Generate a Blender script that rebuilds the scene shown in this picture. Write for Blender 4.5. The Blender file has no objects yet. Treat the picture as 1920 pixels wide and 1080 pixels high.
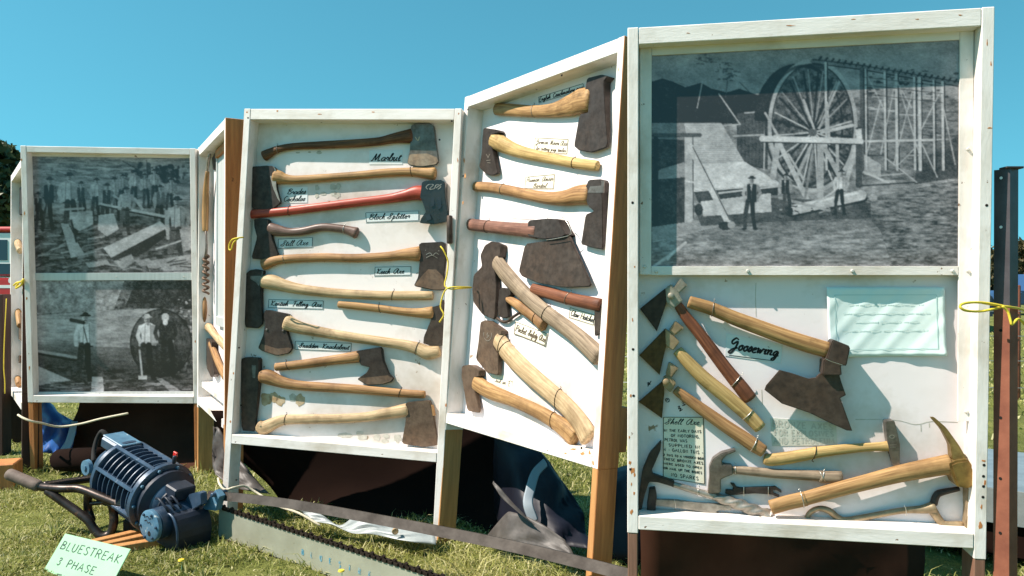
import bpy, bmesh, math, random
import numpy as np
from mathutils import Vector, Matrix
random.seed(7); rng = np.random.default_rng(7)
S = bpy.context.scene
COL = S.collection
# ------------------------------------------------------------------ camera, sky, sun, exposure
FPX, PITCH, CAMZ = 1440.3, math.radians(-0.2207), 1.11
cam = bpy.data.objects.new('camera', bpy.data.cameras.new('camera')); COL.objects.link(cam)
cam.location = (0, 0, CAMZ); cam.rotation_euler = (math.radians(90) + PITCH, 0, 0)
cam.data.sensor_width = 36.0; cam.data.lens = 36.0 * FPX / 1920.0
cam.data.clip_start = 0.05; cam.data.clip_end = 2000
S.camera = cam
SUNDIR = Vector((0.151, 0.043, -0.187)).normalized()          # the way the light travels
SUN_EL = math.asin(-SUNDIR.z); SUN_AZ = math.atan2(-SUNDIR.x, -SUNDIR.y)
W = bpy.data.worlds.new('World'); S.world = W; W.use_nodes = True
wn = W.node_tree; bg = wn.nodes['Background']
sky = wn.nodes.new('ShaderNodeTexSky'); sky.sky_type = 'NISHITA'; sky.sun_disc = False
sky.sun_elevation = SUN_EL; sky.sun_rotation = SUN_AZ
sky.altitude = 300; sky.air_density = 1.0; sky.dust_density = 0.15; sky.ozone_density = 1.6
tint = wn.nodes.new('ShaderNodeMix'); tint.data_type = 'RGBA'; tint.blend_type = 'MULTIPLY'
tint.inputs['Factor'].default_value = 1.0
tint.inputs['B'].default_value = (0.60, 1.46, 1.20, 1)         # the slide film's cyan sky
tcw = wn.nodes.new('ShaderNodeTexCoord'); mpw = wn.nodes.new('ShaderNodeMapping'); mpw.inputs['Location'].default_value = (0, 0, .20); mpw.inputs['Scale'].default_value = (1, 1, .75)
wn.links.new(tcw.outputs['Generated'], mpw.inputs['Vector']); wn.links.new(mpw.outputs[0], sky.inputs['Vector'])     # an even, haze-free sky down to the horizon
wn.links.new(sky.outputs[0], tint.inputs['A']); wn.links.new(tint.outputs['Result'], bg.inputs['Color'])
bg.inputs['Strength'].default_value = 0.08
sun = bpy.data.objects.new('sun', bpy.data.lights.new('sun', 'SUN')); COL.objects.link(sun)
sun.data.energy = 5.0; sun.data.angle = math.radians(0.5); sun.data.color = (1.0, 0.90, 0.80)
sun.rotation_euler = SUNDIR.to_track_quat('-Z', 'Y').to_euler()
S.view_settings.view_transform = 'Standard'; S.view_settings.look = 'None'
S.view_settings.exposure = 0.85; S.view_settings.gamma = 1.0; S.view_settings.use_curve_mapping = False

# ------------------------------------------------------------------ materials
M = {}
def _mix(nt, a, b, fac, mode='MIX'):
    m = nt.nodes.new('ShaderNodeMix'); m.data_type = 'RGBA'; m.blend_type = mode
    for key, v in (('A', a), ('B', b), ('Factor', fac)):
        if isinstance(v, bpy.types.NodeSocket): nt.links.new(v, m.inputs[key])
        else: m.inputs[key].default_value = v if key == 'Factor' else (*v, 1)
    return m.outputs['Result']
def _ramp(nt, src, a, b):
    r = nt.nodes.new('ShaderNodeMapRange'); r.inputs[1].default_value = a; r.inputs[2].default_value = b
    nt.links.new(src, r.inputs[0]); return r.outputs[0]
def _noise(nt, vec, scale, detail=6, rough=.6, dist=0):
    n = nt.nodes.new('ShaderNodeTexNoise'); n.inputs['Scale'].default_value = scale
    n.inputs['Detail'].default_value = detail; n.inputs['Roughness'].default_value = rough
    n.inputs['Distortion'].default_value = dist
    nt.links.new(vec, n.inputs['Vector']); return n.outputs[0]
def mat(name, c1, c2=None, rough=.6, scale=8, stretch=(1, 1, 1), lo=.35, hi=.65, metal=0., bump=.0, bscale=60,
        chips=None, chip_t=(.66, .70), chip_scale=30, attr=None, spec=.4, coat=0., grime=None, rvar=0., dist=0., gr=(.50, .80), gs=3.1):
    m = bpy.data.materials.new(name); m.use_nodes = True; nt = m.node_tree; b = nt.nodes['Principled BSDF']
    if attr:
        a = nt.nodes.new('ShaderNodeAttribute'); a.attribute_name = attr; vec0 = a.outputs['Vector']
    else:
        a = nt.nodes.new('ShaderNodeTexCoord'); vec0 = a.outputs['Object']
    mp = nt.nodes.new('ShaderNodeMapping'); nt.links.new(vec0, mp.inputs['Vector'])
    mp.inputs['Scale'].default_value = stretch; vec = mp.outputs[0]
    col = None
    if c2 is not None:
        n = _noise(nt, vec, scale, dist=dist); col = _mix(nt, c1, c2, _ramp(nt, n, lo, hi))
    if grime is not None:
        g = _noise(nt, vec0, gs, 5, .65); src = col if col is not None else c1
        col = _mix(nt, src, grime, _ramp(nt, g, *gr))
    if chips is not None:
        g = _noise(nt, vec0, chip_scale, 4, .6); src = col if col is not None else c1
        col = _mix(nt, src, chips, _ramp(nt, g, *chip_t))
    if col is None: b.inputs['Base Color'].default_value = (*c1, 1)
    else: nt.links.new(col, b.inputs['Base Color'])
    b.inputs['Roughness'].default_value = rough; b.inputs['Metallic'].default_value = metal
    b.inputs['Specular IOR Level'].default_value = spec; b.inputs['Coat Weight'].default_value = coat
    if rvar:
        g = _noise(nt, vec0, 22, 4); r = nt.nodes.new('ShaderNodeMapRange')
        r.inputs[3].default_value = max(0, rough - rvar); r.inputs[4].default_value = min(1, rough + rvar)
        nt.links.new(g, r.inputs[0]); nt.links.new(r.outputs[0], b.inputs['Roughness'])
    if bump:
        n2 = _noise(nt, vec, bscale, 5); bp = nt.nodes.new('ShaderNodeBump'); bp.inputs['Strength'].default_value = bump
        bp.inputs['Distance'].default_value = .002; nt.links.new(n2, bp.inputs['Height']); nt.links.new(bp.outputs[0], b.inputs['Normal'])
    M[name] = m; return m
mat('white_paint', (.81, .755, .715), (.58, .51, .43), .55, 5, (3, 3, .7), .45, .85, bump=.35, bscale=50, chips=(.20, .11, .055), chip_t=(.69, .715), chip_scale=30, grime=(.42, .34, .25))
mat('white_rail', (.81, .755, .715), (.58, .51, .43), .55, 5, (.7, 3, 3), .45, .85, bump=.35, bscale=50, chips=(.20, .11, .055), chip_t=(.695, .72), chip_scale=30, grime=(.42, .34, .25))
mat('board_paint', (.79, .72, .72), (.64, .565, .53), .7, 2.6, (1, 1, 1), .55, .95, bump=.25, bscale=24, chips=(.30, .21, .13), chip_t=(.70, .745), chip_scale=22, grime=(.46, .38, .29))
mat('board_stained', (.79, .725, .70), (.66, .585, .53), .7, 2.6, (1, 1, 1), .5, .85, bump=.3, bscale=24, chips=(.30, .20, .12), chip_t=(.68, .72), chip_scale=18, grime=(.44, .36, .28), gr=(.47, .76), gs=2.3)
mat('tan_wood', (.56, .27, .095), (.36, .17, .06), .65, 6, (9, 9, .7), .35, .7, bump=.4, bscale=30)
mat('brown_wood', (.60, .24, .075), (.36, .13, .04), .7, 6, (9, 9, .7), .3, .7, bump=.5, bscale=30, chips=(.05, .02, .01), chip_t=(.70, .74), chip_scale=9)
mat('mauve_wood', (.26, .135, .09), (.16, .08, .05), .75, 6, (9, 9, .7), .3, .7, bump=.4, bscale=30)
mat('dark_wood', (.045, .02, .011), (.026, .011, .006), .8, 6, (9, 9, .7), .3, .7, bump=.4, bscale=30)
def hwood(n, a, b, r=.62): mat(n, a, tuple(x * .72 for x in b), r, 30, (.22, 4.8, 4.8), .36, .66, attr='hc', bump=.3, bscale=60, spec=.3, rvar=.1, dist=.4,
                             chips=tuple(x * .35 for x in b), chip_t=(.60, .78), chip_scale=11, grime=tuple(x * .5 for x in b), gr=(.50, .74), gs=5.)
hwood('h_pale', (.58, .42, .245), (.42, .275, .14)); hwood('h_yellow', (.58, .40, .165), (.42, .26, .09))
hwood('h_honey', (.45, .265, .11), (.29, .15, .055)); hwood('h_tan', (.42, .235, .10), (.27, .13, .05))
hwood('h_brown', (.19, .085, .035), (.09, .036, .015)); hwood('h_red', (.48, .085, .05), (.36, .05, .03), .4)
hwood('h_redbrown', (.235, .085, .04), (.13, .042, .02)); hwood('h_mauve', (.20, .125, .10), (.12, .07, .055), .4)
hwood('h_grey', (.36, .27, .185), (.22, .155, .10), .7); hwood('h_dustred', (.27, .13, .09), (.16, .07, .05))
def steel(n, a, b, r=.5, metal=.6, sc=14, bump=.3): mat(n, a, b, r, sc, (1, 1, 1), .35, .7, metal=metal, bump=bump, bscale=70, rvar=.16, chips=tuple(x * .75 for x in b), chip_t=(.40, .75), chip_scale=42, grime=(a[0] * 1.3, a[1] * 1.08, a[2] * .9))
steel('s_dark', (.066, .052, .045), (.030, .021, .017), .55, .35); steel('s_rust', (.17, .115, .078), (.095, .06, .04), .6, .3)
steel('s_brown', (.092, .066, .052), (.045, .031, .024), .55, .4); steel('s_grey', (.22, .195, .17), (.12, .10, .085), .45)
steel('s_pale', (.40, .36, .31), (.24, .21, .17), .45, .6); steel('s_bit', (.36, .27, .19), (.22, .15, .10), .5, .4)
mat('s_black', (.014, .013, .012), (.028, .026, .024), .22, 20, bump=.3, bscale=40, spec=.6)
steel('bronze', (.36, .24, .085), (.21, .13, .045), .45, .7); steel('bronze_dark', (.13, .085, .04), (.065, .042, .02), .5, .6)
steel('brass_pale', (.42, .32, .20), (.28, .20, .115), .5, .5); steel('shell_steel', (.42, .40, .33), (.26, .23, .18), .5, .5)
mat('wire', (.30, .25, .20), rough=.4, metal=.8); mat('wire_dark', (.05, .03, .02), rough=.5, metal=.5)
mat('wire_bright', (.55, .53, .48), rough=.35, metal=.9)
mat('card', (.70, .745, .76), (.62, .65, .64), .7, 9, grime=(.62, .57, .46)); mat('card_cream', (.80, .76, .64), (.70, .63, .48), .7, 9)
mat('card_faded', (.60, .60, .53), (.52, .51, .44), .75, 12, bump=.2); mat('notice', (.74, .83, .80), (.66, .77, .74), .7, 5, bump=.5, bscale=12)
mat('ink', (.012, .012, .014), rough=.6); mat('ink_brown', (.10, .065, .04), rough=.7); mat('ink_faint', (.46, .45, .39), rough=.8)
mat('ink_teal', (.45, .62, .60), rough=.8); mat('ink_pale', (.60, .72, .70), rough=.8); mat('ink_blue', (.08, .26, .36), (.34, .36, .30), .6, 90, lo=.42, hi=.62); mat('ink_green', (.03, .06, .05), rough=.7)
mat('glue_stain', (.34, .22, .11), (.52, .42, .28), .8, 30); mat('glue_grey', (.40, .37, .31), (.56, .53, .46), .8, 40)
mat('screw', (.66, .63, .58), rough=.4, metal=.5); mat('hole', (.01, .008, .006), rough=1)
mat('alu', (.66, .67, .66), (.56, .57, .56), .45, 20, (3, 1, .2), metal=.3, bump=.1)
mat('cord_yellow', (.72, .56, .05), (.58, .42, .03), .6, 200); mat('rope_white', (.66, .60, .46), (.48, .42, .30), .8, 200, bump=.6, bscale=400)
mat('motor_blue', (.042, .078, .13), (.020, .038, .068), .38, 9, metal=.15, bump=.25, bscale=60, chips=(.30, .36, .40), chip_t=(.66, .74), chip_scale=22, spec=.55, rvar=.12)
mat('motor_dark', (.016, .024, .042), (.009, .013, .022), .5, 9, bump=.2); mat('motor_plate', (.10, .21, .30), (.05, .12, .19), .4, 14, chips=(.45, .50, .50), chip_t=(.62, .70), spec=.5)
mat('pipe_steel', (.075, .06, .055), (.035, .026, .022), .38, 18, metal=.7, bump=.2, chips=(.16, .08, .05), chip_t=(.6, .7)); mat('grip', (.17, .125, .10), (.12, .085, .07), .7, 40, bump=.3)
mat('bar_paint', (.40, .40, .315), (.32, .315, .24), .42, 7, bump=.15, metal=.25, chips=(.20, .17, .12), chip_t=(.68, .74), rvar=.1); mat('chain', (.05, .035, .026), (.025, .016, .012), .55, 60, metal=.6)
mat('strap', (.075, .062, .053), (.035, .027, .022), .55, 12, metal=.6, bump=.2)
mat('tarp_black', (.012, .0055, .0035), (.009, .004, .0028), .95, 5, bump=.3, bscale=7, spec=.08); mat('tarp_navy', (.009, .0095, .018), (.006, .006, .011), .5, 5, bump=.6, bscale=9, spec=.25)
mat('tarp_grey', (.10, .088, .08), (.055, .047, .042), .5, 14, bump=.5, bscale=30, spec=.35); mat('tarp_silver', (.40, .43, .42), (.24, .27, .27), .4, 6, bump=.4, bscale=9)
mat('tarp_blue', (.02, .085, .30), (.012, .05, .19), .4, 6, bump=.5, bscale=9); mat('strap_grey', (.25, .29, .32), rough=.5)
mat('sign_green', (.29, .53, .32), (.25, .47, .28), .6, 8, bump=.1, grime=(.33, .48, .32))
mat('post_rust', (.30, .105, .06), (.19, .06, .035), .65, 9, metal=.2, bump=.3); mat('post_blue', (.10, .088, .095), (.06, .05, .055), .45, 9, metal=.4, bump=.2)
mat('truck_red', (.50, .02, .015), rough=.3, coat=.4); mat('car_dark', (.012, .012, .016), rough=.25, coat=.5); mat('car_blue', (.03, .07, .16), rough=.25, coat=.5)
mat('white_gloss', (.78, .78, .76), rough=.3); mat('glass_dark', (.02, .025, .03), rough=.08, spec=.7); mat('rubber', (.012, .011, .010), rough=.85); mat('lamp', (.7, .68, .6), rough=.15)
mat('bark', (.16, .12, .09), (.09, .065, .05), .9, 5, (4, 4, .6), bump=.8); mat('galv', (.5, .52, .52), (.38, .40, .40), .4, 12, metal=.7)
def leafmat(name, cols, rough=.55, trans=.25):
    m = bpy.data.materials.new(name); m.use_nodes = True; nt = m.node_tree; b = nt.nodes['Principled BSDF']
    a = nt.nodes.new('ShaderNodeAttribute'); a.attribute_name = 'tone'
    r = nt.nodes.new('ShaderNodeValToRGB'); e = r.color_ramp.elements
    e[0].color = (*cols[0], 1); e[1].color = (*cols[-1], 1)
    for k in range(1, len(cols) - 1):
        x = e.new(k / (len(cols) - 1)); x.color = (*cols[k], 1)
    nt.links.new(a.outputs['Fac'], r.inputs[0]); nt.links.new(r.outputs[0], b.inputs['Base Color'])
    b.inputs['Roughness'].default_value = rough; b.inputs['Specular IOR Level'].default_value = .3
    tr = nt.nodes.new('ShaderNodeBsdfTranslucent'); nt.links.new(r.outputs[0], tr.inputs['Color'])
    mx = nt.nodes.new('ShaderNodeMixShader'); mx.inputs[0].default_value = trans
    nt.links.new(b.outputs[0], mx.inputs[1]); nt.links.new(tr.outputs[0], mx.inputs[2])
    nt.links.new(mx.outputs[0], nt.nodes['Material Output'].inputs['Surface']); M[name] = m
leafmat('grass', [(.06, .085, .018), (.16, .19, .042), (.31, .325, .08), (.48, .45, .16), (.70, .64, .38)], .5, .4)
leafmat('leaf_gum', [(.03, .045, .02), (.06, .085, .035), (.12, .14, .06)], .5, .2)
leafmat('leaf_scrub', [(.07, .06, .025), (.11, .09, .04), (.16, .13, .06)], .7, .1)

def print_mat(name):
    m = bpy.data.materials.new(name); m.use_nodes = True; nt = m.node_tree; b = nt.nodes['Principled BSDF']
    a = nt.nodes.new('ShaderNodeAttribute'); a.attribute_name = 'print'
    nt.links.new(a.outputs['Color'], b.inputs['Base Color'])
    b.inputs['Roughness'].default_value = .5; b.inputs['Coat Weight'].default_value = .55
    b.inputs['Coat Roughness'].default_value = .06; b.inputs['Coat IOR'].default_value = 1.45
    M[name] = m
print_mat('photo_print')
def ground_mat():
    m = bpy.data.materials.new('soil_grass'); m.use_nodes = True; nt = m.node_tree; b = nt.nodes['Principled BSDF']
    tc = nt.nodes.new('ShaderNodeTexCoord'); v = tc.outputs['Object']
    c = _mix(nt, (.07, .085, .02), (.21, .22, .055), _ramp(nt, _noise(nt, v, 1.3, 8, .65), .35, .68))
    c = _mix(nt, c, (.26, .25, .09), _ramp(nt, _noise(nt, v, 9, 6, .7), .52, .78))
    c = _mix(nt, c, (.035, .04, .012), _ramp(nt, _noise(nt, v, 60, 4, .7), .56, .72))
    nt.links.new(c, b.inputs['Base Color']); b.inputs['Roughness'].default_value = .9; b.inputs['Specular IOR Level'].default_value = .15
    bp = nt.nodes.new('ShaderNodeBump'); bp.inputs['Strength'].default_value = .8; bp.inputs['Distance'].default_value = .03
    nt.links.new(_noise(nt, v, 45, 5, .7), bp.inputs['Height']); nt.links.new(bp.outputs[0], b.inputs['Normal'])
    M['soil_grass'] = m
mat('tarp_shade_lift', (.062, .027, .016), (.045, .019, .011), .9, 5, bump=.3, bscale=7, spec=.08)  # lighter copy of the black tarp; its colour makes up for sheets hanging unlit
ground_mat()

# ------------------------------------------------------------------ helpers
def link(o, parent=None):
    COL.objects.link(o)
    if parent is not None: o.parent = parent
    return o
def tag(o, label=None, cat=None, group=None, kind=None):
    if label: o['label'] = label
    if cat: o['category'] = cat
    if group: o['group'] = group
    if kind: o['kind'] = kind
    return o
def thing(name, label, cat, mtx=None, group=None):
    o = bpy.data.objects.new(name, None); o.empty_display_size = .05; link(o)
    if mtx is not None: o.matrix_world = mtx
    return tag(o, label, cat, group)
def mesh(name, verts, faces, material, parent=None, smooth=False, hc=None, mats=None, midx=None):
    me = bpy.data.meshes.new(name); me.from_pydata([tuple(v) for v in verts], [], faces)
    for mm in (mats or [material]): me.materials.append(M[mm])
    if midx: me.polygons.foreach_set('material_index', midx)
    if smooth: me.polygons.foreach_set('use_smooth', [True] * len(me.polygons))
    if hc is not None:
        a = me.attributes.new('hc', 'FLOAT_VECTOR', 'POINT'); a.data.foreach_set('vector', np.asarray(hc, float).ravel())
    me.update(); return link(bpy.data.objects.new(name, me), parent)
def from_bm(name, bm, material, parent=None, smooth=False, mats=None):
    me = bpy.data.meshes.new(name); bmesh.ops.recalc_face_normals(bm, faces=bm.faces); bm.to_mesh(me); bm.free()
    for mm in (mats or [material]): me.materials.append(M[mm])
    if smooth: me.polygons.foreach_set('use_smooth', [True] * len(me.polygons))
    return link(bpy.data.objects.new(name, me), parent)
def box(name, x0, x1, y0, y1, z0, z1, material, parent=None, bev=.002, side=None):
    """bevelled box; side=(axis,sign,material) gives one face another material"""
    bm = bmesh.new(); bmesh.ops.create_cube(bm, size=1)
    for v in bm.verts: v.co = Vector(((x0 + x1) / 2 + v.co.x * (x1 - x0), (y0 + y1) / 2 + v.co.y * (y1 - y0), (z0 + z1) / 2 + v.co.z * (z1 - z0)))
    if bev: bmesh.ops.bevel(bm, geom=bm.edges[:], offset=bev, segments=1, affect='EDGES')
    bm.normal_update()
    mats = [material]
    if side:
        for ax, sg, mm in side:
            mats.append(mm)
            for f in bm.faces:
                if f.normal[ax] * sg > .5: f.material_index = len(mats) - 1
    return from_bm(name, bm, material, parent, mats=mats)
def crom(pts, n=6):
    """Catmull-Rom through points (tuples of any length)"""
    P = np.asarray(pts, float); Q = np.vstack([2 * P[0] - P[1], P, 2 * P[-1] - P[-2]]); out = []
    for i in range(1, len(Q) - 2):
        p0, p1, p2, p3 = Q[i - 1:i + 3]
        for k in range(n):
            t = k / n; out.append(.5 * ((2 * p1) + (-p0 + p2) * t + (2 * p0 - 5 * p1 + 4 * p2 - p3) * t * t + (-p0 + 3 * p1 - 3 * p2 + p3) * t ** 3))
    out.append(P[-1]); return np.array(out)
def tube(name, pts, rad, material, parent=None, seg=10, ratio=None, nrm=None, cap=True, smoothn=0, rnd=.35):
    """tube along pts; rad: number or per-point; ratio/nrm: flattened section (nrm is the thin direction)"""
    pts = np.asarray(pts, float); rad = np.full(len(pts), rad) if np.isscalar(rad) else np.asarray(rad, float)
    if smoothn:
        q = crom(np.column_stack([pts, rad]), smoothn); pts, rad = q[:, :3], q[:, 3]
    if cap and rnd:
        d0 = pts[0] - pts[1]; d0 /= np.linalg.norm(d0); d1 = pts[-1] - pts[-2]; d1 /= np.linalg.norm(d1)
        pts = np.vstack([pts[0] + d0 * rad[0] * rnd, pts[0] + d0 * rad[0] * rnd * .7, pts, pts[-1] + d1 * rad[-1] * rnd * .7, pts[-1] + d1 * rad[-1] * rnd])
        rad = np.concatenate([[rad[0] * .55, rad[0] * .85], rad, [rad[-1] * .85, rad[-1] * .55]])
    n = len(pts); T = np.gradient(pts, axis=0); T /= np.linalg.norm(T, axis=1)[:, None] + 1e-12
    vs, fs, hc = [], [], []
    if nrm is None:
        a = np.array([0, 0, 1.]) if abs(T[0][2]) < .9 else np.array([1., 0, 0])
    s = 0.
    off = rng.random(3) * 20
    for i in range(n):
        if i: s += np.linalg.norm(pts[i] - pts[i - 1])
        if nrm is not None: N = np.asarray(nrm, float); N = N - T[i] * (N @ T[i]); N /= np.linalg.norm(N)
        else:
            a = a - T[i] * (a @ T[i]); a /= np.linalg.norm(a); N = a
        B = np.cross(T[i], N); rt = rad[i] * (1 if ratio is None else ratio)
        for k in range(seg):
            th = 2 * math.pi * k / seg; cB, cN = math.cos(th) * rad[i], math.sin(th) * rt
            vs.append(pts[i] + B * cB + N * cN); hc.append((s + off[0], cB + off[1], cN + off[2]))
    for i in range(n - 1):
        for k in range(seg):
            k2 = (k + 1) % seg; fs.append((i * seg + k, i * seg + k2, (i + 1) * seg + k2, (i + 1) * seg + k))
    if cap: fs.append(tuple(range(seg))[::-1]); fs.append(tuple((n - 1) * seg + k for k in range(seg)))
    return mesh(name, vs, fs, material, parent, True, hc)
def lathe(name, prof, material, parent=None, seg=32, axis=0, smooth=True, mtx=None):
    """prof: (pos along axis, radius)"""
    vs, fs = [], []
    for x, r in prof:
        for k in range(seg):
            th = 2 * math.pi * k / seg; c, s_ = r * math.cos(th), r * math.sin(th)
            v = [(x, c, s_), (c, x, s_), (c, s_, x)][axis]; vs.append(Vector(v))
    for i in range(len(prof) - 1):
        for k in range(seg):
            k2 = (k + 1) % seg; fs.append((i * seg + k, i * seg + k2, (i + 1) * seg + k2, (i + 1) * seg + k))
    fs.append(tuple(range(seg))); fs.append(tuple((len(prof) - 1) * seg + k for k in range(seg)))
    if mtx is not None: vs = [mtx @ v for v in vs]
    bm = bmesh.new(); bv = [bm.verts.new(v) for v in vs]
    for f in fs: bm.faces.new([bv[i] for i in f])
    o = from_bm(name, bm, material, parent)
    if smooth:
        me = o.data; me.polygons.foreach_set('use_smooth', [len(p.vertices) < 6 for p in me.polygons])
        me.set_sharp_from_angle(angle=math.radians(40))
    return o
def prism(name, outline, y0, y1, material, parent=None, bev=.002, taper=None):
    """outline [(x,z)] extruded from front y0 to back y1 (y0<y1).  taper=((x,z) thick end,(x,z) thin end,thin fraction)"""
    A = 0
    for i in range(len(outline)):
        a, b = outline[i], outline[(i + 1) % len(outline)]; A += a[0] * b[1] - b[0] * a[1]
    if A < 0: outline = outline[::-1]
    mid, ht = (y0 + y1) / 2, (y1 - y0) / 2
    def h(p):
        if taper is None: return ht
        (ax, az), (bx, bz), fr = taper; dx, dz = bx - ax, bz - az
        t = ((p[0] - ax) * dx + (p[1] - az) * dz) / (dx * dx + dz * dz); t = min(1.1, max(-.1, t)); return ht * (1 + (fr - 1) * t)
    bm = bmesh.new()
    F = [bm.verts.new((p[0], mid - h(p), p[1])) for p in outline]; B = [bm.verts.new((p[0], mid + h(p), p[1])) for p in outline]
    n = len(outline); front = bm.faces.new(F); bm.faces.new(B[::-1])
    for i in range(n): bm.faces.new((F[i], B[i], B[(i + 1) % n], F[(i + 1) % n]))
    bmesh.ops.recalc_face_normals(bm, faces=bm.faces)
    if bev:
        es = [e for e in front.edges]
        try: bmesh.ops.bevel(bm, geom=es, offset=bev, segments=2, affect='EDGES', clamp_overlap=True)
        except Exception: pass
    return from_bm(name, bm, material, parent)
def smooth_poly(pts, n=3):
    """closed outline softened a little by corner cutting"""
    P = [np.asarray(p, float) for p in pts]
    for _ in range(n - 2 if n > 2 else 1):
        Q = []
        for i in range(len(P)):
            a, b = P[i], P[(i + 1) % len(P)]; Q += [a * .90 + b * .10, a * .10 + b * .90]
        P = Q
    return [tuple(p) for p in P]
# pixel ray of the survey photograph -> points on the surveyed planes
def ray(px, py):
    a = (px - 960) / FPX; h = (540 - py) / FPX; c, s = math.cos(PITCH), math.sin(PITCH)
    return Vector((a, c - s * h, s + c * h))
def at(px, py, depth):
    r = ray(px, py); return Vector((0, 0, CAMZ)) + r * (depth / r.y)
def ground_at(px, py, z=0.):
    r = ray(px, py); return Vector((0, 0, CAMZ)) + r * ((z - CAMZ) / r.z)
def rot3(yaw, tilt, roll):
    return Matrix.Rotation(yaw, 3, 'Z') @ Matrix.Rotation(tilt, 3, 'X') @ Matrix.Rotation(roll, 3, 'Y')
class Panel:
    """local x right, y into the box, z up; origin at the lower left outer front corner"""
    def __init__(s, o, yaw, tilt, roll, w, h, board=.08):
        s.R = rot3(*map(math.radians, (yaw, tilt, roll))); s.o = Vector(o); s.W = w; s.H = h; s.board = board
        s.M = Matrix.Translation(s.o) @ s.R.to_4x4(); s.Mi = s.M.inverted()
    def L(s, px, py, d=0.):
        n = s.R.col[1]; r = ray(px, py); c = Vector((0, 0, CAMZ)); t = ((s.o + n * d - c) @ n if False else (s.o + n * d - c).dot(n)) / r.dot(n)
        return s.Mi @ (c + r * t)
    def P(s, v):
        w = s.M @ Vector(v) - Vector((0, 0, CAMZ)); c, sn = math.cos(PITCH), math.sin(PITCH)
        dd = c * w.y + sn * w.z; return 960 + FPX * w.x / dd, 540 - FPX * (-sn * w.y + c * w.z) / dd
P5 = Panel((.348, 2.315, .374), -10.19, 1.64, .04, .991, 1.497)
P4 = Panel((-.303, 3.335, .515), -55.59, -4.49, .17, 1.029, 1.429)
P3 = Panel((-1.311, 3.503, .389), -10.97, -2.06, 2.49, 1.037, 1.537)
P2 = Panel((-1.847, 4.503, .415), -60.3, -.26, -.02, .94, 1.499)
P1 = Panel((-2.851, 4.52, .419), 1.66, 3.67, .65, .996, 1.497)
P0 = Panel((-3.475, 5.31, .365), -53.3, -.43, -.34, .98, 1.505)
def crop(x0, y0, sc): return lambda x, y: (x0 + x / sc, y0 + y / sc)
# ------------------------------------------------------------------ ground
def build_ground():
    xs = np.concatenate([np.linspace(-700, -12, 18), np.linspace(-11, 11, 90), np.linspace(12, 700, 18)])
    ys = np.concatenate([np.linspace(-60, 0, 8), np.linspace(.5, 14, 60), np.linspace(15, 60, 20), np.linspace(80, 1200, 14)])
    vs = []
    for y in ys:
        for x in xs:
            z = .018 * math.sin(x * 2.1 + y) * math.sin(y * 1.7 - x * .6) + .01 * math.sin(x * 5.3) * math.sin(y * 4.7) if abs(x) < 11 and y < 14 else 0
            vs.append((x, y, z))
    n = len(xs); fs = [(j * n + i, j * n + i + 1, (j + 1) * n + i + 1, (j + 1) * n + i) for j in range(len(ys) - 1) for i in range(n - 1)]
    tag(mesh('ground', vs, fs, 'soil_grass', smooth=True), kind='structure')
build_ground()
def gz(x, y): return .018 * math.sin(x * 2.1 + y) * math.sin(y * 1.7 - x * .6) + .01 * math.sin(x * 5.3) * math.sin(y * 4.7)

# ------------------------------------------------------------------ the display cases
ST = .032
def case(p, label, legs=('tan_wood', 'tan_wood'), paint=(-.005, -.005), outer=(None, None), rail=.05, shelf=.042, depth=.09, board=True, boardmat='board_paint', bt=None):
    t = thing('display_case', label, 'display case', p.M, 'folding display cases standing in a zigzag')
    for i, (x0, x1) in enumerate(((0, ST), (p.W - ST, p.W))):
        zb = -(p.o.z + .03 + p.R[2][0] * x0) / p.R[2][2]
        sd = [(0, -1 if i == 0 else 1, outer[i])] if outer[i] else None
        if paint[i] is None:
            box('stile', x0, x1, 0, depth, zb, p.H, 'white_paint', t, side=sd)
        else:
            box('stile', x0, x1, 0, depth, paint[i], p.H, 'white_paint', t, side=sd)
            box('leg', x0 + .0015, x1 - .0015, .0015, depth - .0015, zb, paint[i], legs[i], t, side=[(0, 1, outer[1])] if i == 1 and outer[1] else None)
    box('top_rail', ST + .0012, p.W - ST - .0012, .001, depth, p.H - rail, p.H - .001, 'white_rail', t)
    box('shelf', ST + .0012, p.W - ST - .0012, -.001, depth, 0, shelf, 'white_rail', t)
    if board: box('backboard', ST, p.W - ST, p.board, p.board + .009, shelf, bt if bt else p.H - rail, boardmat, t, bev=0)
    return t
c5 = case(P5, 'white case with the water wheel photograph above a goosewing axe', ('mauve_wood', 'mauve_wood'), (-.012, -.03))
c4 = case(P4, 'angled white case of axes beside the water wheel photograph case', ('tan_wood', 'tan_wood'), (-.03, .0), (None, 'brown_wood'))
c3 = case(P3, 'white case holding the red handled splitter among eleven stacked axes', ('tan_wood', 'tan_wood'), (None, None), ('brown_wood', None), boardmat='board_stained')
c2 = case(P2, 'narrow looking angled case with a pale glazed sheet and oblique tools', ('tan_wood', 'tan_wood'), (-.02, .02), (None, 'brown_wood'))
c1 = case(P1, 'white case framing two old photographs of timber getters', ('brown_wood', 'brown_wood'), (0., 0.), board=False, rail=.036)
c0 = case(P0, 'angled case half hidden behind the timber getters photographs', ('dark_wood', 'dark_wood'), (-.02, .1), (None, 'dark_wood'))
box('inner_shelf', ST + .001, P2.W - ST - .001, .02, .079, .10, .13, 'white_rail', c2)
box('back_batten', P4.W - .05, P4.W - .004, .0905, .125, .05, .20, 'brown_wood', c4)
def nail(p, t, px, py, d=0., r=.004, m='hole'):
    c = p.L(px, py, d); lathe('nail_hole' if m == 'hole' else 'screw', [(c.y - .0005 if m == 'hole' else c.y - .006, r * (1 if m == 'hole' else .5)), (c.y + .002, r)], m, t, 10, 1, True, Matrix.Translation((c.x, 0, c.z)))
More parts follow.
